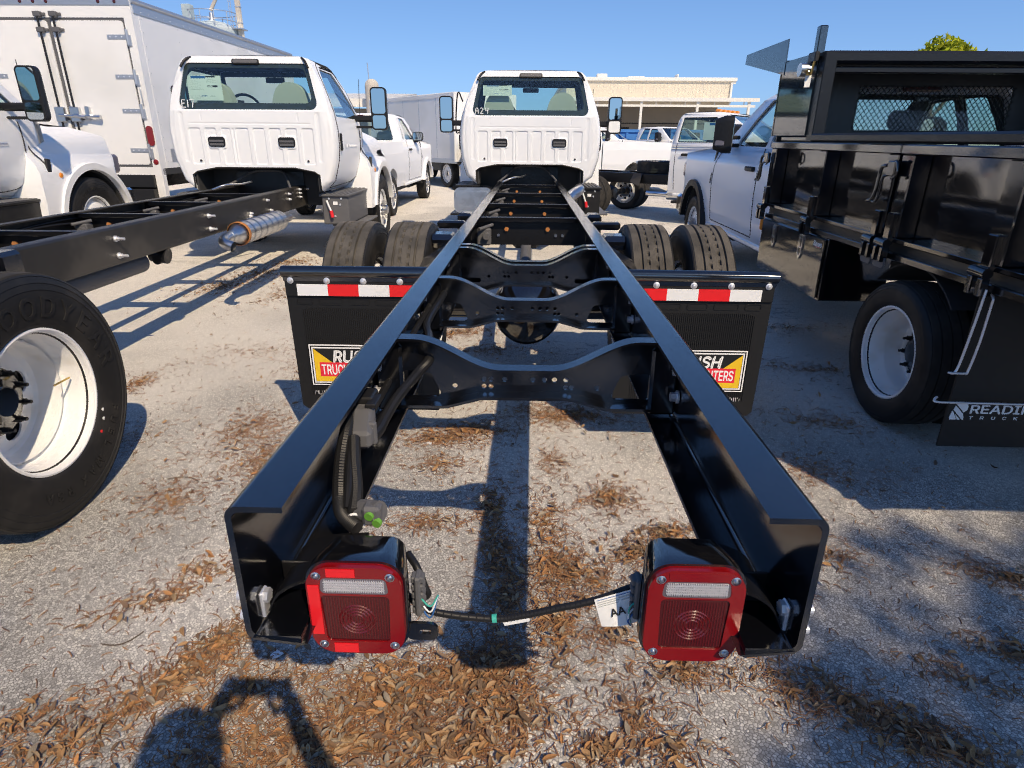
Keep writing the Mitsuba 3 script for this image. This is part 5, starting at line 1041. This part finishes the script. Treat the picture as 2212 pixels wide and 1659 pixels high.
# ------------------------------------------------------------------ trees
def leaf_cloud(rng, blobs, n, size, cols, up=.3):
    V, F, Cc = [], [], []; tot = sum(b[3] ** 2 for b in blobs)
    for (x, y, z, r) in blobs:
        k = int(n * r * r / tot); d = rng.normal(size=(k, 3)); d /= np.linalg.norm(d, axis=1, keepdims=True)
        rad = r * rng.uniform(.35, 1.0, (k, 1)) ** .6; cen = np.array([x, y, z]) + d * rad * (1, 1, .8)
        cen += (meshkit.noise(cen * 1.7 / max(r, .5)) - .5)[:, None] * .5 * r
        nrm = rng.normal(size=(k, 3)) + (0, 0, up); nrm /= np.linalg.norm(nrm, axis=1, keepdims=True)
        a = np.cross(nrm, rng.normal(size=(k, 3))); a /= np.linalg.norm(a, axis=1, keepdims=True); b = np.cross(nrm, a)
        s_ = size * rng.uniform(.6, 1.3, (k, 1)); q = [cen - a * s_, cen + b * s_ * .45 + nrm * s_ * .1, cen + a * s_, cen - b * s_ * .45 + nrm * s_ * .1]
        o = sum(len(v) for v in V); i = o + np.arange(k) * 4; V.append(np.stack(q, 1).reshape(-1, 3)); F.append(np.vstack([np.c_[i, i + 1, i + 2], np.c_[i, i + 2, i + 3]]))
        c = np.array(cols)[rng.integers(0, len(cols), k)] * rng.uniform(.75, 1.25, (k, 1)); Cc.append(np.repeat(c, 4, 0))
    return mk(np.vstack(V), np.vstack(F)), np.vstack(Cc)
def tree(name, label, base, h, blobs, n, size, cols, seed, trunk_r=.25, group=None, cat_='tree'):
    rng = np.random.default_rng(seed); t = Thing(name, label, cat_, group); b = np.array(base, float)
    top = np.array([b[0], b[1], h]); pts = smooth_path([b, b + (top - b) * .35 + (.1, .05, 0), b + (top - b) * .7 + (-.1, .1, 0), top], 5)
    t.add('trunk', tube(pts, np.linspace(trunk_r, trunk_r * .35, len(pts)), 12), 'bark', True)
    for i, (x, y, z, r) in enumerate(blobs[:14]):
        s0 = pts[int(len(pts) * (.45 + .4 * ((i * 7) % 10) / 10))]; e = np.array([x, y, z]); mid = (s0 + e) / 2 + (0, 0, .25 * r)
        q = smooth_path([s0, mid, e], 5); t.add('limb', tube(q, np.linspace(trunk_r * .4, .03, len(q)), 8), 'bark', True)
    m, c = leaf_cloud(rng, blobs, n, size, cols); t.add('crown', m, 'leaf_green', False, color=c, kind='stuff'); return t
G1 = [(.34, .40, .03), (.42, .46, .04), (.24, .31, .03), (.48, .48, .05)]
G2 = [(.05, .09, .03), (.07, .12, .035), (.04, .065, .02), (.10, .13, .05)]
tree('tree', 'bright yellow green tree crown above the black dump body', (23.4, 40, 0), 5.2, [(23.2, 40, 6.0, 1.15), (22.0, 40, 5.6, .8), (24.5, 40.2, 5.7, .9), (25.6, 40, 5.55, .75), (21.3, 39.8, 5.5, .75), (24.0, 40, 6.3, .7), (23.6, 39.4, 5.2, 1.2), (22.6, 41, 5.0, 1.2), (24.6, 40.8, 4.8, 1.2)], 5200, .17, G1, 3)
for k, (x, y, h, r) in enumerate(((-1.9, 62, 3.4, .5), (.2, 66, 3.3, .45))):
    tree('palm_like_tree', 'small far tree seen through the rear window of the middle cab', (x, y, 0), h - .6, [(x, y, h, r), (x + .7, y, h - .3, r * .7), (x - .6, y, h - .35, r * .7)], 700, .2, G2, 20 + k, .15, 'small far trees')
for k, (x, y, h) in enumerate(((-34, -6, 9), (-36, 4, 10), (-33, 13, 8.5), (-40, 22, 10), (-30, -16, 9.5))):
    rg = np.random.default_rng(50 + k)
    tree('oak_tree', 'dark green oak standing far to the left of the parking lot', (x, y, 0), h * .6, [(x + rg.normal() * 2, y + rg.normal() * 2, h * .62 + rg.normal() * .9, 1.7 + rg.uniform(0, .8)) for _ in range(9)], 2600, .34, G2, 60 + k, .35, 'oaks far to the left')
# the oak behind the camera that sheds these leaves and shades the ground on the right
def up_sun(x, y, t): return (x + SUN[0] * t, y + SUN[1] * t, SUN[2] * t)
bl = [(*up_sun(x, y, t), r) for x, y, t, r in ((1.15, 1.45, 10.2, .38), (1.65, 1.75, 10.8, .45), (1.30, 1.05, 11.0, .50), (2.0, 1.25, 10.4, .62), (2.5, 1.7, 11.2, .65), (.95, .80, 10.6, .42), (1.75, .62, 11.6, .8), (2.8, .9, 10.8, .9),
    (.50, .45, 11.4, .40), (2.9, 0, 10.5, 1.1), (2.2, -.6, 11.8, 1.1), (3.9, .2, 11.5, 1.2), (-2.05, 1.35, 9.8, .33), (-2.5, .9, 10.0, .5), (-1.4, -.9, 10.5, .9), (.6, -1.6, 12.2, 1.3), (3.2, -2.0, 12.5, 1.4))]
tree('oak_tree', 'oak behind the viewer whose crown shades the ground at the lower right', (4.2, -8.2, 0), 7.2, bl, 30000, .055, G2, 7, .30)

# ------------------------------------------------------------------ ground
gx = np.array([-400, -60, -14, -8, -4, 0, 4, 8, 14, 60, 400.0]); gy = np.array([-300, -40, -6, 0, 4, 8, 14, 30, 90, 600.0])
GX, GY = np.meshgrid(gx, gy, indexing='ij'); nid = np.arange(GX.size).reshape(GX.shape)
gf = np.vstack([np.c_[nid[:-1, :-1].ravel(), nid[1:, :-1].ravel(), nid[1:, 1:].ravel()], np.c_[nid[:-1, :-1].ravel(), nid[1:, 1:].ravel(), nid[:-1, 1:].ravel()]])
one('ground', mk(np.c_[GX.ravel(), GY.ravel(), 0 * GX.ravel()], gf), 'ground_mat', 'weathered pale asphalt of the parking lot', 'pavement', kind='structure')

# ------------------------------------------------------------------ leaf litter
rng = np.random.default_rng(11)
# centre x, y, spread along, spread across, direction (rad), leaves, catkin threads
PATCH = [(-1.30, 1.69, .16, .05, .55, 90, 120), (-1.22, 1.86, .10, .05, .4, 60, 90), (-1.03, 1.36, .20, .06, .9, 260, 330), (-.98, 1.50, .16, .06, .8, 200, 260), (-1.22, 1.15, .16, .07, .6, 200, 180), (-1.40, 1.20, .10, .04, .6, 90, 90),
    (-.82, 1.30, .13, .06, 1.0, 200, 200), (-.70, 1.12, .16, .07, .3, 220, 260), (-.38, 1.33, .20, .10, .15, 520, 900), (-.17, 1.40, .12, .06, .1, 230, 420), (-.53, 1.17, .15, .07, .0, 330, 420), (-.20, 1.18, .20, .07, .0, 420, 500), (-.05, 1.30, .08, .10, 1.4, 230, 300), (-.07, 1.46, .07, .05, 1.5, 110, 170),
    (-.46, 2.98, .14, .06, .1, 90, 330), (-.30, 3.10, .16, .07, .1, 120, 420), (-.42, 2.72, .10, .08, .2, 40, 160), (-.40, 2.20, .14, .05, .1, 40, 160), (-.15, 2.32, .05, .16, 0, 160, 160), (-.10, 2.0, .05, .18, 0, 190, 190), (-.05, 1.75, .05, .12, 0, 100, 160),
    (.26, 3.31, .20, .09, .0, 120, 620), (.15, 2.75, .06, .10, 0, 20, 120), (.39, 2.43, .09, .07, .2, 110, 260), (.10, 2.20, .07, .20, .1, 70, 300), (.60, 2.16, .09, .05, .3, 200, 160), (.46, 2.03, .12, .05, .2, 170, 170), (.13, 1.92, .10, .08, .1, 190, 330), (.12, 1.64, .07, .10, .1, 130, 280), (.24, 1.85, .10, .10, 0, 60, 170), (.30, 1.60, .06, .04, 0, 30, 60),
    (.50, 1.45, .07, .04, 0, 70, 150), (.33, 1.28, .04, .08, .2, 40, 120), (.22, 1.17, .06, .04, 0, 60, 120), (.42, 1.18, .05, .06, 0, 50, 90), (1.02, 1.30, .18, .06, -.6, 240, 330), (1.13, 1.22, .14, .06, -.5, 200, 260), (.80, 1.40, .12, .06, -.5, 60, 140), (1.6, 1.54, .12, .05, -.5, 120, 160), (1.83, 1.93, .14, .06, -.5, 110, 180), (1.35, 1.45, .10, .04, -.5, 30, 90),
    (-3.15, 7.2, .25, .45, -.1, 600, 500), (-3.3, 6.5, .20, .35, -.1, 450, 400), (-3.05, 7.9, .3, .3, 0, 350, 300), (-2.55, 6.2, .15, .4, 0, 200, 200), (-.55, 4.95, .22, .10, .4, 160, 400), (-.30, 4.5, .2, .1, .3, 60, 200), (-1.53, 3.05, .14, .20, 0, 70, 420), (-1.30, 2.70, .12, .16, .2, 60, 330), (-1.6, 2.35, .12, .12, .3, 40, 180), (-2.55, 3.7, .06, .12, 0, 60, 180), (-2.2, 2.9, .12, .10, .2, 20, 120), (-2.0, 4.4, .3, .15, .2, 20, 140), (-1.5, 4.0, .2, .15, 0, 30, 150),
    (2.0, 4.2, .25, .08, -.2, 90, 220), (1.75, 3.3, .22, .10, -.3, 50, 240), (2.3, 5.2, .3, .12, 0, 60, 160), (1.45, 2.7, .2, .12, -.4, 30, 220), (3.4, 6.6, .15, .05, 0, 120, 60), (1.2, 2.05, .10, .08, -.4, 20, 130), (-.20, 3.75, .12, .10, 0, 60, 140), (.05, 3.4, .1, .1, 0, 20, 100)]
LX, LA, CU = [], [], []
for x, y, a, b, d, nl, nc in PATCH:
    for n, dst in ((int(nl * .42), LX), (int(nc * 1.7), CU)):
        k = rng.normal(size=(n, 2)) * (a, b) * rng.choice([.45, .8, 1.25], (n, 1)); k *= (.85 if dst is LX else 1.2)
        c, s_ = math.cos(d), math.sin(d); dst.append(np.c_[x + k[:, 0] * c - k[:, 1] * s_, y + k[:, 0] * s_ + k[:, 1] * c])
LX.append(np.c_[rng.uniform(-2.6, 2.4, 120), rng.uniform(1.05, 5.0, 120)]); CU.append(np.c_[rng.uniform(-2.6, 2.2, 2300), rng.uniform(1.05, 4.5, 2300)])
LX, CU = np.vstack(LX), np.vstack(CU)
LC = np.array([(.33, .19, .085), (.38, .235, .12), (.21, .125, .065), (.38, .27, .16), (.155, .10, .062), (.27, .225, .17), (.38, .19, .075), (.18, .12, .08)])
def leaf_pts(length, w, fold, curl, bend):
    u_ = np.array([-1, -.6, -.1, .45, 1.0]); prof = np.array([.06, .72, 1.0, .78, .03]) * w
    z = curl * (u_ ** 2) * length; P = []
    for i in range(5): P += [(u_[i] * length, -prof[i] + bend * u_[i] ** 2, z[i] + fold * prof[i]), (u_[i] * length, bend * u_[i] ** 2, z[i]), (u_[i] * length, prof[i] + bend * u_[i] ** 2, z[i] + fold * prof[i])]
    return np.array(P)
LF = []
for i in range(4):
    for j in range(2): a = 3 * i + j; LF += [(a, a + 3, a + 4), (a, a + 4, a + 1)]
LF = np.array(LF)
order = np.argsort(np.hypot(LX[:, 0] * .8, LX[:, 1])); near = order[(LX[order, 1] > 1.08)][:230]; rest = np.setdiff1d(np.arange(len(LX)), near)
var = [mk(leaf_pts(.018 * s_, .0066 * s_, f_, c_, b_), LF) for s_, f_, c_, b_ in ((1, .5, .25, .002), (1.15, .3, -.2, -.003), (.85, .8, .35, 0), (1.3, .25, .15, .004), (1.0, 1.0, .1, .002))]
for i, c in enumerate(LC): mat(f'dry_leaf_{i}', pr(tuple(c), .75, specular=.3))
for i in near:
    v = int(rng.integers(0, 5)); M = mtx(LX[i, 0], LX[i, 1], .007 + .012 * rng.random(), rng.uniform(0, 6.283), 0) @ trimesh.transformations.rotation_matrix(rng.normal() * .35, (1, 0, 0)) @ trimesh.transformations.rotation_matrix(rng.normal() * .25, (0, 1, 0))
    one('dry_leaf', var[v], f'dry_leaf_{int(rng.integers(0, len(LC)))}', 'dry brown oak leaf lying on the pavement in the near foreground', 'leaf', 'fallen leaves in the near foreground', M=M)
V, F, Cc = [], [], []; o = 0
for i in rest:
    s_ = rng.uniform(.7, 1.35); P = leaf_pts(.0165 * s_, .0060 * s_ * rng.uniform(.8, 1.2), rng.uniform(.1, .9), rng.normal() * .25, rng.normal() * .003)
    a, t1, t2 = rng.uniform(0, 6.283), rng.normal() * .4, rng.normal() * .3
    P = trimesh.transform_points(P, mtx(0, 0, 0, a) @ trimesh.transformations.rotation_matrix(t1, (1, 0, 0)) @ trimesh.transformations.rotation_matrix(t2, (0, 1, 0))); P[:, 2] += -P[:, 2].min() + .0015 + .016 * rng.random() ** 2
    V.append(P + (LX[i, 0], LX[i, 1], 0)); F.append(LF + o); o += 15; Cc.append(np.tile(LC[rng.integers(0, len(LC))] * rng.uniform(.7, 1.15), (15, 1)))
CC = np.array([(.28, .135, .06), (.23, .105, .05), (.33, .18, .085), (.19, .10, .055)])
for x, y in CU:
    L_ = rng.uniform(.018, .055); a = rng.uniform(0, 6.283); k = rng.normal() * 26; n = 5; s_ = np.linspace(-.5, .5, n) * L_
    th_ = a + k * s_; px = np.cumsum(np.cos(th_)) * L_ / n; py = np.cumsum(np.sin(th_)) * L_ / n; w = rng.uniform(.0008, .0020)
    z0 = .002 + .010 * rng.random() ** 2; zz = z0 + .006 * rng.random() * np.sin(np.linspace(0, 3.14, n))
    nx2, ny2 = -np.sin(th_) * w, np.cos(th_) * w
    P = np.vstack([np.c_[x + px + nx2, y + py + ny2, zz], np.c_[x + px, y + py, zz + w], np.c_[x + px - nx2, y + py - ny2, zz]])
    V.append(P); q = np.arange(n - 1); F.append(np.vstack([np.c_[q, q + 1, q + n + 1], np.c_[q, q + n + 1, q + n], np.c_[q + n, q + n + 1, q + 2 * n + 1], np.c_[q + n, q + 2 * n + 1, q + 2 * n]]) + o); o += 3 * n
    Cc.append(np.tile(CC[rng.integers(0, 4)] * rng.uniform(.7, 1.2), (3 * n, 1)))
one('leaf_litter', mk(np.vstack(V), np.vstack(F)), 'litter', 'drifts of dry brown oak leaves and catkin threads on the pavement', 'leaf litter', kind='stuff', color=np.vstack(Cc))
for k, (x, y, a, L_, b) in enumerate(((-1.62, 2.50, -.12, .16, .03), (-.02, 1.30, 1.15, .13, .01), (-.50, 1.05, .6, .15, .02), (-1.30, 1.52, .5, .12, -.03))):
    q = smooth_path([(x + math.cos(a) * L_ * (u_ - .5) - math.sin(a) * b * math.sin(3.14 * u_), y + math.sin(a) * L_ * (u_ - .5) + math.cos(a) * b * math.sin(3.14 * u_), .006) for u_ in np.linspace(0, 1, 5)], 4)
    one('twig', tube(q, .0022, 6), 'bark', 'thin dark fallen twig lying on the pavement', 'twig', 'fallen twigs', smooth=True)
def scrap(x, y, r, seed, z=.004):
    rg = np.random.default_rng(seed); a = np.sort(rg.uniform(0, 6.28, 9)); return prism(sg.Polygon(np.c_[x + r * rg.uniform(.5, 1.2, 9) * np.cos(a) * 1.5, y + r * rg.uniform(.5, 1.2, 9) * np.sin(a)]).buffer(.001), 'z', z, z + .0015)
one('paper_scrap', scrap(-.50, 2.93, .020, 1), 'paper', 'torn white scrap on the leaves under the left frame rail', 'paper scrap')
one('paper_scrap', scrap(-.775, 1.47, .016, 2), 'paper', 'small white scrap in the shade below the left rail end', 'paper scrap')
one('paper_scrap', scrap(-.615, 1.25, .009, 4), 'paper', 'tiny white scrap at the edge of the shadow of the photographer', 'paper scrap')
one('dry_leaf', move(var[3], 0, 0, 0), 'yellow_leaf', 'curled yellow leaf caught inside the left frame rail', 'leaf', M=mtx(-.365, .92, .83, .8) @ trimesh.transformations.rotation_matrix(.7, (1, 0, 0)))

# ------------------------------------------------------------------ the photographer (behind the camera; the shadow at the lower left)
def skin_of(bones, it=12, edge=.018):
    M = m3.Manifold()
    for (a, ra), (b, rb) in bones:
        s_ = lambda c, r: trimesh.creation.icosphere(subdivisions=2, radius=r).apply_translation(c).vertices
        M = M + m3.Manifold.hull_points(np.vstack([s_(a, ra), s_(b, rb)]).astype(float))
    M = M.refine_to_length(edge); m = tri(M); m.merge_vertices(); trimesh.filters if False else None
    import trimesh.smoothing as ts
    ts.filter_taubin(m, lamb=.5, nu=.52, iterations=it); return m
J = dict(pel=(0, -.46, .95), wa=(0, -.45, 1.10), ch=(-.01, -.43, 1.28), nb=(-.02, -.42, 1.44), nt=(-.04, -.38, 1.52), hd=(-.05, -.345, 1.63), jaw=(-.05, -.29, 1.565))
def S(n, s_): return {'hip': (.10 * s_, -.46, .92), 'kn': (.12 * s_, -.43, .50), 'an': (.13 * s_, -.46, .10), 'toe': (.15 * s_, -.28, .04), 'sh': (.185 * s_ - .01, -.42, 1.40), 'el': (.27 * s_ + .01, -.20, 1.20), 'wr': (.125 * s_, -.075, 1.44), 'pa': (.098 * s_, -.045, 1.50)}[n]
body = [((J['pel'], .13), (J['wa'], .125)), ((J['wa'], .125), (J['ch'], .145)), ((J['ch'], .145), (J['nb'], .075)), ((J['nb'], .065), (J['nt'], .058)), ((J['nt'], .058), (J['hd'], .085)), ((J['hd'], .100), ((-.05, -.365, 1.66), .098)), ((J['hd'], .085), (J['jaw'], .050)), (((-.05, -.262, 1.60), .012), ((-.05, -.27, 1.63), .008))]
shirt = [((J['pel'], .142), (J['wa'], .137)), ((J['wa'], .137), (J['ch'], .157)), ((J['ch'], .157), ((-.015, -.425, 1.40), .085))]; jeans = [(((-.06, -.46, .95), .138), ((.06, -.46, .95), .138))]
for s_ in (-1, 1):
    body += [((S('hip', s_), .085), (S('kn', s_), .055)), ((S('kn', s_), .055), (S('an', s_), .04)), ((S('an', s_), .04), (S('toe', s_), .03)), ((J['ch'], .12), (S('sh', s_), .06)), ((S('sh', s_), .055), (S('el', s_), .042)), ((S('el', s_), .042), (S('wr', s_), .029)), ((S('wr', s_), .027), (S('pa', s_), .026))]
    px, py, pz = S('pa', s_)
    for k, (dx, dz, l) in enumerate(((0, .035, .065), (0, .016, .072), (0, -.003, .068), (0, -.02, .055))):
        a = (px, py + .012, pz + dz); b = (px - .012 * s_, py + .012 + l * .35, pz + dz + .004); c = (px - .045 * s_, py + .020 + l * .12, pz + dz + .004)
        body += [((a, .0095), (b, .0088)), ((b, .0088), (c, .0075))]
    body += [(((px, py - .01, pz - .02), .012), ((px - .03 * s_, py - .03, pz - .012), .0105)), (((px - .03 * s_, py - .03, pz - .012), .0105), ((px - .06 * s_, py - .005, pz - .005), .009))]
    body += [((( -.05 + .098 * s_, -.365, 1.60), .012), ((-.05 + .10 * s_, -.375, 1.635), .015))]
    shirt += [((J['ch'], .135), (S('sh', s_), .074)), ((S('sh', s_), .072), (tuple(.45 * np.array(S('sh', s_)) + .55 * np.array(S('el', s_))), .062))]
    jeans += [((S('hip', s_), .10), (S('kn', s_), .070)), ((S('kn', s_), .070), ((S('an', s_)[0], S('an', s_)[1], .09), .060))]
Pn = Thing('person', 'person in a blue shirt and jeans holding up a phone behind the camera', 'person')
Pn.add('body', skin_of(body, 8, .012), 'skin', True); Pn.add('shirt', skin_of(shirt), 'shirt', True); Pn.add('jeans', skin_of(jeans), 'jeans', True)
hr = skin_of([(((-.05, -.385, 1.655), .104), ((-.05, -.37, 1.685), .098)), (((-.05, -.40, 1.60), .088), ((-.05, -.385, 1.66), .1))]); hm = man(hr) - man(box(-.3, .2, -.335, 0, 1.4, 1.672)); Pn.add('hair', tri(hm), 'hair', 40)
for s_ in (-1, 1):
    Pn.add('shoe', skin_of([(((.13 * s_, -.50, .045), .045), ((.145 * s_, -.36, .045), .048)), (((.145 * s_, -.36, .040), .045), ((.155 * s_, -.25, .032), .034))]), 'trim_dark', True)
    Pn.add('eye', trimesh.creation.icosphere(subdivisions=2, radius=.012).apply_translation((-.05 + .032 * s_, -.268, 1.632)), 'decal_white', True)
one('phone', box(-.082, .082, -.034, -.026, 1.488, 1.566, .003), 'plastic_black', 'black phone held up by the photographer', 'phone')
